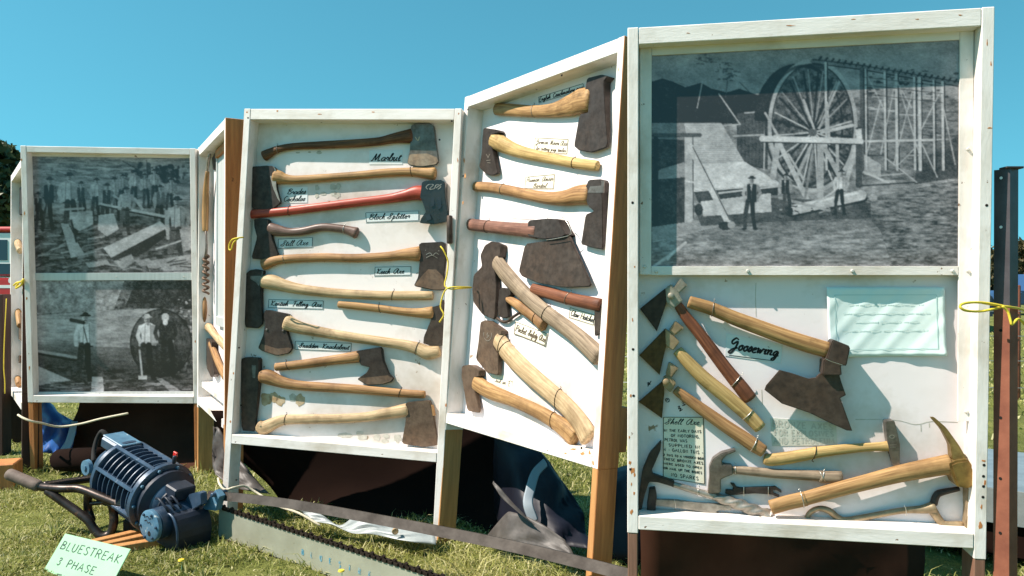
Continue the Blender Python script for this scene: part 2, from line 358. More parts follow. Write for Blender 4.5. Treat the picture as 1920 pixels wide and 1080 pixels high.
for x, y in ((465, 221), (824, 262), (452, 760), (847, 227), (448, 652), (807, 860), (451, 826), (443, 900)): nail(P3, c3, x, y)
for x, y in ((1186, 380), (1850, 385), (1845, 872), (1844, 893), (1844, 912), (1843, 932), (1188, 742), (1182, 880), (1187, 655)): nail(P5, c5, x, y)
for x, y in ((1053, 141), (877, 205), (868, 330)): nail(P4, c4, x, y)
nail(P4, c4, 1090, 840)

# ------------------------------------------------------------------ old photographs (prints under glass), drawn shape by shape
class Canvas:
    def __init__(s, x0, y0, x1, y1, base=.4):
        s.x0, s.y0 = x0, y0; s.w, s.h = int(x1 - x0) + 1, int(y1 - y0) + 1
        s.a = np.full((s.h, s.w), base, float); s.Y, s.X = np.mgrid[0:s.h, 0:s.w]; s.X = s.X + x0; s.Y = s.Y + y0
    def noise(s, cell, sx=1., sy=1.):
        gh, gw = int(s.h / (cell * sy)) + 3, int(s.w / (cell * sx)) + 3; g = rng.random((gh, gw))
        fy, fx = (s.Y - s.y0) / (cell * sy), (s.X - s.x0) / (cell * sx); iy, ix = fy.astype(int), fx.astype(int); ty, tx = fy - iy, fx - ix
        ty, tx = ty * ty * (3 - 2 * ty), tx * tx * (3 - 2 * tx)
        return (g[iy, ix] * (1 - tx) + g[iy, ix + 1] * tx) * (1 - ty) + (g[iy + 1, ix] * (1 - tx) + g[iy + 1, ix + 1] * tx) * ty
    def fbm(s, cell, sx=1., sy=1., n=4):
        o = 0; t = 0
        for k in range(n): o = o + s.noise(max(1.2, cell / 2 ** k), sx, sy) * .62 ** k; t += .62 ** k
        return o / t
    def blur(s, n=1):
        for _ in range(n):
            p = np.pad(s.a, 1, mode='edge'); s.a = (p[:-2, 1:-1] + p[2:, 1:-1] + p[1:-1, :-2] + p[1:-1, 2:] + 4 * s.a + .5 * (p[:-2, :-2] + p[2:, 2:] + p[:-2, 2:] + p[2:, :-2])) / 10
    def finish(s, con, gain, blotch=.10, soft=1):
        s.a = s.a * (1 + .55 * (s.fbm(14, 1.5, 1) - .5)) + (s.fbm(34) - .5) * blotch; s.blur(1)
        s.a = s.a + (s.fbm(2.4, 1.5, .9, 2) - .5) * .22 * (.25 + s.a) + (rng.random(s.a.shape) - .5) * .08; s.blur(soft)
        s.a = np.clip((s.a - .06) * 1.12, .012, .9) ** con * gain
    def put(s, m, v, soft=1.): s.a = np.where(m, s.a * (1 - soft) + v * soft, s.a)
    def inside(s, pts):
        m = np.zeros(s.a.shape, bool); n = len(pts)
        for i in range(n):
            (xa, ya), (xb, yb) = pts[i], pts[(i + 1) % n]
            if ya == yb: continue
            m ^= ((s.Y < ya) != (s.Y < yb)) & (s.X < (xb - xa) * (s.Y - ya) / (yb - ya) + xa)
        return m
    def poly(s, pts, v, soft=1., tex=0.):
        m = s.inside(pts); s.put(m, v + (tex * (s.fbm(6) - .5) if tex else 0), soft)
    def line(s, pts, wd, v, soft=1.):
        for (xa, ya), (xb, yb) in zip(pts[:-1], pts[1:]):
            dx, dy = xb - xa, yb - ya; L2 = dx * dx + dy * dy + 1e-9
            t = np.clip(((s.X - xa) * dx + (s.Y - ya) * dy) / L2, 0, 1); d = np.hypot(s.X - xa - t * dx, s.Y - ya - t * dy)
            k = np.clip(wd / 2 + .5 - d, 0, 1) * soft; s.a = s.a * (1 - k) + v * k
    def ell(s, cx, cy, rx, ry, v, soft=1.): s.put(((s.X - cx) / rx) ** 2 + ((s.Y - cy) / ry) ** 2 < 1, v, soft)
    def ring(s, cx, cy, rx, ry, wd, v, soft=1.):
        e = np.sqrt(((s.X - cx) / rx) ** 2 + ((s.Y - cy) / ry) ** 2); k = np.clip(wd / 2 + .5 - abs(e - 1) * min(rx, ry), 0, 1) * soft; s.a = s.a * (1 - k) + v * k
    def man(s, x, top, foot, shirt=.55, vest=None, trous=.10, hat=.08, lean=0., face=.5):
        h = foot - top; w = h * .115; hx = x + lean + random.uniform(-.02, .02) * h; k = random.choice((-1, 1)); hip = x + k * w * .25
        s.line([(x - w * 1.0, top + h * .19), (x - w * 1.35, top + h * .33), (x - w * (.9 + .5 * random.random()), top + h * .46)], h * .058, shirt * .95)
        s.line([(x + w * 1.0, top + h * .19), (x + w * 1.4, top + h * .32), (x + w * (.7 + .6 * random.random()), top + h * .45)], h * .058, shirt * .7)
        s.ell(x - w * 1.1, top + h * .47, h * .02, h * .022, face); s.ell(x + w * 1.0, top + h * .46, h * .02, h * .022, face * .8)
        s.poly([(x - w * 1.05, top + h * .175), (x - w * .4, top + h * .135), (x + w * .4, top + h * .135), (x + w * 1.05, top + h * .175), (x + w * .8, top + h * .34), (x + w * .78, top + h * .49), (x - w * .8, top + h * .49), (x - w * .82, top + h * .34)], shirt, 1, .2)
        s.poly([(x + w * .3, top + h * .15), (x + w * 1.05, top + h * .175), (x + w * .78, top + h * .49), (x + w * .35, top + h * .49)], shirt * .6, .7)
        for q in (-.35, .3): s.line([(x + w * q, top + h * .15), (x + w * q * 1.3, top + h * .47)], max(1, h * .012), shirt * .35, .7)
        if vest is not None:
            s.poly([(x - w * .8, top + h * .16), (x - w * .25, top + h * .145), (x - w * .05, top + h * .3), (x + w * .2, top + h * .145), (x + w * .8, top + h * .16), (x + w * .78, top + h * .49), (x - w * .78, top + h * .49)], vest, 1, .08)
            s.line([(x - w * .05, top + h * .3), (x - w * .02, top + h * .48)], max(1, h * .01), shirt * .6, .8)
        for sgn in (-1, 1):
            fx = x + sgn * w * (.55 + .35 * random.random()) + k * w * .2; kx = (hip + sgn * w * .4 + fx) / 2 + k * w * .12
            s.line([(hip + sgn * w * .36, top + h * .47), (kx, top + h * .72)], h * .088, trous * (1.25 if sgn < 0 else .8)); s.line([(kx, top + h * .72), (fx, foot - h * .03)], h * .07, trous * (1.35 if sgn < 0 else .75))
            s.ell(fx + sgn * w * .15, foot - h * .008, w * .42, h * .02, .05)
        s.line([(x - w * .75, top + h * .485), (x + w * .75, top + h * .485)], max(1, h * .018), .05)
        s.line([(hx, top + h * .1), (x, top + h * .15)], h * .045, face * .7); s.ell(hx, top + h * .085, h * .042, h * .058, face); s.ell(hx + h * .018, top + h * .09, h * .024, h * .05, face * .55, .8)
        s.line([(hx - h * .022, top + h * .078), (hx + h * .022, top + h * .078)], max(1, h * .014), face * .3, .8); s.line([(hx - h * .018, top + h * .112), (hx + h * .016, top + h * .112)], max(1, h * .014), .08, .7)
        s.ell(hx, top + h * .042, h * .082, h * .017, hat); s.ell(hx, top + h * .022, h * .044, h * .03, hat * 1.3)
def photo_sheet(p, parent, quad, d, cv, nu, nv, name='photograph', gain=1.):
    """quad TL,TR,BL,BR in survey pixels; print laid on the plane at depth d"""
    TL, TR, BL, BR = [p.L(x, y, d) for x, y in quad]; vs = []; cols = []
    for j in range(nv):
        for i in range(nu):
            s, t = i / (nu - 1), j / (nv - 1); v = (TL * (1 - s) + TR * s) * (1 - t) + (BL * (1 - s) + BR * s) * t; vs.append((v.x, d, v.z))
            px, py = p.P((v.x, d, v.z)); fx = min(max(px - cv.x0, 0), cv.w - 1.01); fy = min(max(py - cv.y0, 0), cv.h - 1.01)
            ix, iy = int(fx), int(fy); tx, ty = fx - ix, fy - iy
            g = (cv.a[iy, ix] * (1 - tx) + cv.a[iy, min(ix + 1, cv.w - 1)] * tx) * (1 - ty) + (cv.a[min(iy + 1, cv.h - 1), ix] * (1 - tx) + cv.a[min(iy + 1, cv.h - 1), min(ix + 1, cv.w - 1)] * tx) * ty
            g = max(.012, g * gain); cols += [g * 1.0, g * .945, g * .985, 1]
    fs = [(j * nu + i, (j + 1) * nu + i, (j + 1) * nu + i + 1, j * nu + i + 1) for j in range(nv - 1) for i in range(nu - 1)]
    o = mesh(name, vs, fs, 'photo_print', parent)
    a = o.data.color_attributes.new('print', 'FLOAT_COLOR', 'POINT'); a.data.foreach_set('color', cols); return o
def water_wheel_print():
    c = Canvas(1216, 68, 1804, 506, .40); K = crop(1170, 0, 2.077)
    Q = lambda *l: [K(x, y) for x, y in l]
    c.a += (c.fbm(40) - .5) * .14
    gy = K(0, 470)[1]; hill = c.inside(Q((100, 420), (430, 400), (900, 380), (1320, 375), (1320, 1060), (100, 1060)))
    c.put(hill, .36 + (c.fbm(9, 2, 1) - .5) * .5)
    tl = c.inside(Q((100, 320), (150, 305), (190, 318), (240, 340), (300, 322), (340, 345), (400, 360), (450, 345), (520, 370), (560, 350), (560, 480), (100, 485))); c.put(tl, .07 + (c.fbm(7) - .5) * .12)
    for cx, cy in ((400, 245), (410, 275), (385, 265), (425, 290), (300, 225), (320, 235), (400, 300)):
        for _ in range(9): x, y = K(cx + random.gauss(0, 16), cy + random.gauss(0, 9)); c.ell(x, y, random.uniform(1.5, 4), random.uniform(1, 2), .16, .8)
    c.line(Q((285, 420), (305, 320)), 2, .5); c.line(Q((405, 300), (395, 380)), 1.5, .2); c.line(Q((450, 320), (490, 360)), 1.5, .15)
    # trestle country on the right
    c.put(c.inside(Q((900, 390), (1310, 385), (1310, 700), (930, 700))), .27 + (c.fbm(5, 2, .8) - .5) * .38)
    for _ in range(60):
        x, y = random.uniform(930, 1300), random.uniform(270, 380); k = K(x, y); c.ell(k[0], k[1], random.uniform(2, 7), random.uniform(1, 3), .10, .8)
    for _ in range(34):
        x, y = random.uniform(930, 1290), random.uniform(400, 690); c.line(Q((x, y), (x + random.uniform(20, 90), y + random.uniform(-8, 8))), random.uniform(1, 3), random.choice([.12, .16, .6]), .8)
    c.poly(Q((1140, 640), (1310, 520), (1310, 740), (1130, 730)), .14, .85, .15)
    # shed and buildings
    c.poly(Q((440, 440), (560, 436), (560, 660), (440, 640)), .15, 1, .12)
    for x in range(450, 560, 14): c.line(Q((x, 445), (x, 640)), 1.2, .22, .7)
    c.line(Q((425, 530), (545, 525)), 3, .5); c.line(Q((470, 440), (550, 434)), 2.5, .5); c.line(Q((550, 430), (545, 660)), 2.5, .55)
    c.poly(Q((325, 475), (370, 368), (450, 484)), .10); c.line(Q((370, 366), (452, 484)), 2.5, .5); c.line(Q((380, 490), (452, 484)), 2, .5)
    c.poly(Q((107, 478), (235, 478), (235, 560), (107, 540)), .32); c.poly(Q((107, 540), (235, 545), (235, 900), (107, 900)), .12, 1, .16)
    c.poly(Q((235, 478), (378, 478), (470, 632), (262, 640)), .55)
    for k in range(20): y = 482 + k * 8; c.line(Q((237, y), (380 + k * 4.6, y)), 1.1, .36, .7)
    c.poly(Q((268, 640), (470, 630), (612, 716), (268, 742)), .66, 1, .10); c.poly(Q((140, 660), (240, 630), (240, 690), (110, 700)), .4)
    c.poly(Q((270, 742), (600, 718), (600, 760), (290, 790)), .12, 1, .12); c.line(Q((270, 745), (600, 720)), 2, .7); c.line(Q((370, 752), (680, 716)), 3, .6)
    # water wheel
    back = (((c.X - K(672, 0)[0]) / (165 / 2.077)) ** 2 + ((c.Y - K(0, 470)[1]) / (222 / 2.077)) ** 2 < 1) & (c.Y < K(0, 470)[1]); c.put(back, .085)
    wx, wy = K(735, 490); c.ell(wx, wy, 158 / 2.077, 238 / 2.077, .22); ins = ((c.X - wx) / 76) ** 2 + ((c.Y - wy) / 114) ** 2 < 1
    c.put(ins, .20 + (c.fbm(6) - .5) * .45)
    c.ring(wx, wy, 167 / 2.077, 250 / 2.077, 7, .5); c.ring(wx, wy, 158 / 2.077, 240 / 2.077, 2.2, .10); c.ring(K(700, 0)[0], wy, 150 / 2.077, 232 / 2.077, 4, .06, .8)
    hub = (735, 515)
    for k in range(16):
        th = k * math.pi / 8 + .15; e = (735 + 150 * math.cos(th), 500 + 228 * math.sin(th)); c.line(Q(hub, e), 4.2, .09); 
        th += .12; e = (735 + 152 * math.cos(th), 500 + 230 * math.sin(th)); c.line(Q((hub[0] + 6, hub[1]), e), 2.6, .58 if e[1] > 400 else .42)
    c.ell(*K(735, 515), 8, 8, .2)
    # flume
    c.line(Q((735, 238), (790, 240), (930, 262), (1070, 292), (1310, 328)), 9, .30); c.line(Q((735, 246), (930, 272), (1310, 338)), 2, .06); c.line(Q((735, 232), (930, 255), (1310, 320)), 2, .10)
    for x in range(760, 1300, 24): y = 236 + (x - 760) * .165; c.line(Q((x, y - 4), (x + 8, y - 14)), 4, .10)
    for x, w_ in ((785, 4), (925, 7), (940, 3), (1015, 4), (1060, 5), (1130, 4), (1150, 6), (1240, 5), (1205, 3)):
        c.line(Q((x + 7, 245 + max(0, x - 785) * .165), (x + 11, 660)), w_ * .6, .07); c.line(Q((x, 245 + max(0, x - 785) * .165), (x + 4, 660)), w_, .58 if x != 925 else .2)
    for a, b in (((940, 620), (1000, 390)), ((1000, 600), (1060, 300)), ((1050, 640), (1130, 330)), ((1060, 300), (1150, 600)), ((1150, 520), (1240, 340)), ((1160, 560), (1220, 690)), ((1240, 400), (1290, 640)), ((950, 300), (1010, 420)), ((1070, 330), (1120, 420)), ((1025, 620), (1140, 710)), ((1070, 640), (1150, 560))):
        c.line(Q(a, b), 2.4, .52, .9)
    for y in (300, 330, 365): c.line(Q((930, y), (1240, y + 35)), 1.6, .12, .8)
    c.line(Q((940, 550), (1205, 545)), 4, .55); c.poly(Q((935, 600), (1000, 640), (1000, 690), (935, 680)), .6, .7)
    # wheel house beams
    for a, b, w_, v in (((600, 550), (580, 690), 11, .5), ((608, 565), (712, 775), 9, .55), ((765, 560), (765, 775), 12, .48), ((778, 570), (842, 690), 9, .5), ((907, 562), (868, 700), 8, .55), ((728, 570), (672, 690), 6, .45), ((735, 590), (705, 770), 5, .35), ((640, 600), (700, 700), 4, .5), ((830, 540), (832, 680), 6, .5), ((915, 505), (915, 720), 12, .16), ((790, 400), (800, 560), 5, .55), ((838, 320), (760, 500), 4, .5), ((700, 390), (740, 500), 4, .55), ((550, 440), (600, 530), 4, .55)):
        c.line(Q(a, b), w_, v)
    c.line(Q((538, 540), (922, 551)), 11, .66); c.line(Q((538, 553), (922, 562)), 2, .12); c.line(Q((770, 515), (890, 488)), 6, .55); c.poly(Q((902, 505), (925, 500), (928, 555), (905, 550)), .66)
    c.line(Q((935, 670), (1030, 712)), 4, .6); c.line(Q((920, 724), (1130, 710)), 3, .14)
    # ground
    gpts = Q((107, 905), (370, 860), (560, 840), (800, 830), (1000, 740), (1310, 690), (1310, 1060), (107, 1060)); g = c.inside(gpts)
    c.put(g, .36 + (c.fbm(5, 3.0, .7) - .5) * .55); rt = c.inside(Q((900, 780), (1310, 700), (1310, 1060), (1050, 1060), (1000, 900))); c.put(rt, .24 + (c.fbm(4, 3.2, .7) - .5) * .7, .8)
    for _ in range(260):
        x, y = random.uniform(120, 1300), random.uniform(860, 1045); c.line(Q((x, y), (x + random.uniform(6, 40), y + random.uniform(-3, 3))), random.uniform(.8, 2), random.choice([.14, .18, .52, .48]), .5)
    c.put(c.inside(Q((250, 900), (560, 850), (1000, 830), (1000, 880), (400, 960))), .24 + (c.fbm(4, 3, .8) - .5) * .5, .6)
    c.poly(Q((107, 885), (370, 848), (378, 880), (112, 945)), .5)
    for k in range(8): c.line(Q((107, 890 + k * 7), (375, 850 + k * 4)), 1, .18, .7)
    # logs, post, strut
    c.poly(Q((270, 800), (600, 770), (960, 790), (960, 850), (560, 865), (300, 880)), .13, .8, .1)
    c.poly(Q((300, 785), (572, 752), (574, 825), (308, 842)), .6, 1, .2); c.ell(*K(291, 816), 8, 11, .10)
    c.line(Q((655, 826), (930, 770)), 18, .07); c.line(Q((655, 818), (925, 760)), 19, .56); c.line(Q((655, 806), (925, 748)), 4, .7); c.ell(*K(640, 822), 9, 10, .12); c.ell(*K(920, 760), 6, 10, .66); c.ell(*K(970, 770), 8, 7, .45)
    c.line(Q((605, 770), (800, 820)), 5, .45); c.line(Q((740, 795), (820, 745)), 2.5, .5)
    for k in range(26): x, y = random.uniform(560, 860), random.uniform(800, 850); c.line(Q((x, y), (x + random.uniform(-20, 30), y + random.uniform(-12, 12))), 2, random.choice([.08, .12, .5]))
    c.line(Q((252, 535), (254, 850)), 15, .55); c.line(Q((268, 535), (270, 850)), 2, .12); c.line(Q((115, 527), (295, 526)), 8, .16); c.line(Q((124, 540), (124, 870)), 9, .08); c.line(Q((240, 705), (272, 710)), 3, .75)
    c.line(Q((258, 572), (402, 858)), 12, .64); c.line(Q((268, 572), (412, 856)), 2, .15); c.ell(*K(395, 880), 13, 8, .10); c.ell(*K(418, 876), 7, 7, .45)
    # men
    mx, my = K(497, 685); c.man(mx, my, K(0, 893)[1], .55, .07, .10)
    mx, my = K(628, 676); c.man(mx, my, K(0, 835)[1], .5, .08, .12)
    mx, my = K(845, 660); c.man(mx, my, K(0, 835)[1], .66, None, .07)
    c.line(Q((745, 795), (830, 735)), 2, .6)
    c.line(Q((118, 1036), (170, 1000), (240, 945)), 5, .7, .8); c.line(Q((170, 1010), (200, 975)), 4, .75)
    c.finish(1.3, .86, .10, 0)
    return c
def sawyers_print():
    c = Canvas(50, 288, 362, 516, .3); J = crop(0, 200, 3.0); Q = lambda *l: [J(x, y) for x, y in l]
    c.a = .34 + (c.fbm(7, 3, .6) - .5) * .5
    c.put(c.inside(Q((160, 600), (1080, 620), (1080, 950), (160, 950))), .20 + (c.fbm(5, 2, .8) - .5) * .5)
    for _ in range(70): x, y = random.uniform(170, 500), random.uniform(640, 930); c.line(Q((x, y), (x + random.uniform(20, 110), y + random.uniform(-30, 10))), random.uniform(1, 3), random.choice([.5, .1, .42, .08]), .8)
    for _ in range(50): x, y = random.uniform(200, 1060), random.uniform(295, 400); c.line(Q((x, y), (x + random.uniform(30, 120), y + random.uniform(-6, 16))), 1.4, random.choice([.5, .14]), .8)
    for _ in range(120): k = J(random.gauss(900, 70), random.gauss(380, 26)); c.ell(k[0], k[1], random.uniform(2, 6), random.uniform(2, 5), random.uniform(.05, .16), .85)
    c.line(Q((690, 305), (800, 370)), 1.5, .1); c.line(Q((825, 300), (830, 420)), 1.4, .12)
    c.poly(Q((185, 530), (250, 530), (240, 600), (190, 610)), .5); c.line(Q((170, 520), (330, 505)), 3, .08)
    for x, t, f, sh, ve in ((275, 395, 690, .3, .06), (385, 370, 720, .55, None), (545, 400, 640, .5, None), (640, 395, 640, .45, None), (760, 360, 560, .5, None), (865, 350, 560, .5, None), (905, 440, 700, .42, .2), (215, 480, 700, .5, .1), (690, 380, 580, .4, None), (815, 375, 570, .45, None), (455, 420, 640, .4, .12), (600, 430, 690, .35, .1), (960, 400, 600, .4, None)):
        kx, ky = J(x, t); c.man(kx, ky, J(0, f)[1], sh, ve, .10)
    c.line(Q((560, 548), (930, 618)), 5, .55); c.line(Q((560, 556), (930, 632)), 3, .08)
    kx, ky = J(712, 450); c.man(kx, ky, J(0, 720)[1], .5, .42, .16); c.line(Q((640, 500), (700, 540)), 4, .45); c.line(Q((760, 520), (800, 575)), 5, .5)
    c.poly(Q((555, 610), (640, 600), (668, 690), (600, 730), (550, 690)), .55, 1, .1); c.poly(Q((390, 595), (520, 585), (525, 660), (450, 700), (395, 670)), .5, 1, .3); c.line(Q((340, 580), (470, 572)), 4, .5)
    c.poly(Q((342, 655), (385, 660), (450, 790), (480, 835), (400, 850)), .5, 1, .1); c.line(Q((400, 640), (430, 760)), 4, .12)
    c.poly(Q((580, 795), (900, 645), (945, 680), (625, 850)), .52, 1, .06); c.poly(Q((580, 795), (625, 850), (610, 862), (572, 815)), .14); c.poly(Q((625, 850), (945, 680), (945, 720), (800, 830), (640, 868)), .10)
    kx, ky = J(1000, 505); c.man(kx, ky, J(0, 900)[1], .56, None, .18); c.line(Q((880, 800), (1015, 755)), 3, .55); c.line(Q((935, 590), (945, 740)), 6, .5)
    for q in (((640, 870), (740, 830), (760, 870), (690, 915)), ((750, 860), (830, 845), (860, 880), (790, 900)), ((820, 870), (1075, 830), (1075, 920), (840, 925)), ((480, 880), (600, 862), (620, 885), (500, 905)), ((1010, 690), (1075, 670), (1075, 800), (1030, 820))): c.poly(Q(*q), .42, 1, .18)
    for _ in range(30): x, y = random.uniform(480, 1060), random.uniform(830, 930); c.line(Q((x, y), (x + random.uniform(30, 120), y + random.uniform(-22, 22))), 2, random.choice([.08, .5, .1]), .8)
    c.finish(1.4, 1.15, .10, 0)
    return c
def big_log_print():
    c = Canvas(58, 522, 368, 740, .3); J = crop(0, 500, 3.0); Q = lambda *l: [J(x, y) for x, y in l]
    c.a = .22 + (c.fbm(5) - .5) * .5
    c.put(c.inside(Q((190, 80), (700, 80), (640, 240), (190, 270))), .42 + (c.fbm(6) - .5) * .5); c.put(c.inside(Q((770, 80), (1090, 80), (1090, 240), (700, 230))), .12 + (c.fbm(5) - .5) * .25)
    for _ in range(40): x, y = random.uniform(1000, 1080), random.uniform(180, 460); k = J(x, y); c.ell(k[0], k[1], random.uniform(1, 4), random.uniform(1, 3), random.choice([.6, .5, .15]), .8)
    c.put(c.inside(Q((195, 275), (520, 248), (900, 235), (900, 640), (195, 560))), .46 + (c.fbm(6, 5, .7) - .5) * .34); 
    for k in range(7): c.put(c.inside(Q((195, 420 + k * 14), (900, 430 + k * 30), (900, 680), (195, 580))), .08, .2)
    for _ in range(50): x, y = random.uniform(195, 780), random.uniform(265, 520); c.line(Q((x, y), (x + random.uniform(40, 150), y + random.uniform(2, 14))), 1, random.choice([.25, .6, .2]), .5)
    c.put(c.inside(Q((195, 550), (1090, 600), (1090, 720), (195, 720))), .14 + (c.fbm(4, 3, .8) - .5) * .35)
    en = ((c.X - J(905, 0)[0]) / 58) ** 2 + ((c.Y - J(0, 430)[1]) / 64) ** 2 < 1; c.put(en, .17 + (c.fbm(4, 1, 2) - .5) * .22); c.ring(*J(905, 430), 57, 63, 2.2, .06, .8)
    for k in range(5): c.ring(*J(915, 440), 10 + 10 * k, 11 + 11 * k, 1.2, .26, .5)
    for k in range(4): c.put(en & (c.Y > J(0, 440 + 45 * k)[1]), .06, .3)
    c.line(Q((215, 475), (440, 512)), 5, .5); c.line(Q((215, 490), (430, 530)), 4, .08)
    c.line(Q((360, 268), (560, 255)), 3, .5); c.line(Q((260, 300), (200, 345)), 3, .5)
    kx, ky = J(487, 258); c.man(kx, ky, J(0, 650)[1], .72, None, .10, .06, 0, .62); c.line(Q((400, 300), (470, 315)), 7, .12); c.line(Q((470, 340), (490, 420)), 2.5, .2)
    kx, ky = J(832, 268); c.man(kx, ky, J(0, 635)[1], .72, None, .10, .5); c.line(Q((785, 470), (800, 620)), 3, .6); c.poly(Q((778, 615), (825, 612), (828, 636), (780, 634)), .6)
    kx, ky = J(930, 250); c.man(kx, ky, J(0, 620)[1], .16, .12, .07); c.ell(*J(930, 285), 7, 8, .6); c.ell(*J(930, 312), 5, 6, .75)
    c.poly(Q((215, 560), (400, 640), (215, 668)), .5, 1, .06); c.poly(Q((518, 620), (578, 618), (585, 705), (512, 705)), .55); c.poly(Q((880, 632), (910, 628), (1020, 700), (960, 705)), .4, 1, .1)
    for _ in range(40): x, y = random.uniform(230, 1060), random.uniform(640, 705); c.line(Q((x, y), (x + random.uniform(20, 100), y + random.uniform(-8, 8))), 1.6, random.choice([.5, .08, .4]), .8)
    c.finish(1.4, 1.15, .10, 0)
    return c
PD5 = .052
photo_sheet(P5, c5, ((1219, 100), (1802, 72), (1219, 502), (1802, 502)), PD5, water_wheel_print(), 440, 320)
def strip(p, t, quad, d, th, m='alu', name='glazing_strip', bev=.001):
    o = [p.L(x, y, d) for x, y in quad]; prism(name, [(v.x, v.z) for v in o], d, d + th, m, t, bev)
strip(P5, c5, ((1200, 60), (1222, 60), (1221, 515), (1200, 515)), PD5 - .006, .0055, 'white_paint')
strip(P5, c5, ((1800, 52), (1826, 50), (1823, 790), (1796, 790)), PD5 - .006, .0055, 'white_paint')
strip(P5, c5, ((1222.5, 84), (1799.5, 53), (1799.5, 74), (1222.5, 104)), PD5 - .006, .0055, 'white_rail')
strip(P5, c5, ((1221.5, 499), (1797, 499), (1797, 516), (1221.5, 516)), PD5 - .006, .0055, 'white_rail')
b = P5.L(1200, 515, PD5); box('photo_backing', ST + .001, P5.W - ST - .001, PD5 + .001, P5.board - .0005, b.z + .004, P5.H - .051, 'white_rail', c5, bev=0)
for x, y in ((1402, 508), (1598, 508), (1786, 508), (1815, 280), (1209, 500), (1815, 508), (1230, 509), (1812, 772)): nail(P5, c5, x, y, PD5 - .006, .006, 'screw')
PD1 = .060
photo_sheet(P1, c1, ((54, 292), (360, 296), (62, 514), (362, 512)), PD1, sawyers_print(), 300, 215)
photo_sheet(P1, c1, ((62, 524), (362, 524), (70, 736), (366, 736)), PD1, big_log_print(), 300, 215)
box('photo_backing', ST + .001, P1.W - ST - .001, PD1 + .001, .082, .043, P1.H - .037, 'dark_wood', c1, bev=0)
strip(P1, c1, ((55, 279), (362, 283), (362, 296.5), (55, 293)), PD1 - .006, .0055, 'white_rail')
strip(P1, c1, ((62, 512), (361, 511), (361, 525), (62, 526)), PD1 - .008, .0075, 'alu')
strip(P1, c1, ((67, 735), (365, 734), (365, 744), (67, 744)), PD1 - .008, .0075, 'alu')
for x, y in ((218, 519), (344, 519), (82, 519), (229, 740)): nail(P1, c1, x, y, PD1 - .008, .004, 'screw')

def paint_chips(p, t, spots, m='brown_wood', d=-.0004):
    for x, y, rx, ry in spots:
        ol = []
        for k in range(9):
            th = 2 * math.pi * k / 9; r = random.uniform(.5, 1.2); q = p.L(x + rx * r * math.cos(th), y + ry * r * math.sin(th), d); ol.append((q.x, q.z))
        prism('paint_chip', ol, d, d + .0012, m, t, 0)
paint_chips(P5, c5, [(1183, 742, 2, 3), (1181, 868, 3, 4), (1186, 882, 4, 7), (1190, 890, 2, 5), (1184, 908, 2, 4), (1189, 925, 2, 3), (1180, 820, 1.5, 3), (1186, 600, 1.5, 4), (1184, 960, 3, 6), (1856, 240, 5, 1.5), (1844, 864, 5, 2), (1847, 905, 2, 6), (1840, 950, 2, 5), (1838, 985, 4, 7), (1190, 500, 1.5, 3), (1858, 120, 1.5, 5), (1851, 80, 1.2, 6)])
paint_chips(P5, c5, [(1600, 36, 4, 1.2), (1480, 48, 10, 1.2), (1720, 36, 5, 1.2), (1800, 28, 4, 1.5), (1290, 62, 4, 1)], d=.0006)
paint_chips(P4, c4, [(872, 330, 1.5, 5), (868, 380, 1.2, 4), (870, 300, 1.2, 6), (1105, 850, 2, 6), (1112, 868, 2, 5), (1160, 130, 1, 5)], 'tan_wood')
paint_chips(P4, c4, [(1075, 842, 7, 2.5), (1092, 850, 4, 3), (1060, 850, 3, 1.5)], 'tan_wood', -.0014)
paint_chips(P3, c3, [(438, 700, 1.5, 4), (432, 790, 1.5, 3), (858, 300, 1.2, 5), (836, 760, 1.5, 4), (463, 210, 2, 1.5), (860, 213, 1.5, 2)])
paint_chips(P3, c3, [(600, 214, 4, 1), (700, 210, 3, 1), (520, 208, 2, 2)], d=.0006)
paint_chips(P1, c1, [(46, 400, 1.5, 4), (50, 560, 1.5, 4), (55, 690, 1.5, 5), (366, 640, 1, 3), (40, 300, 1.5, 3)])
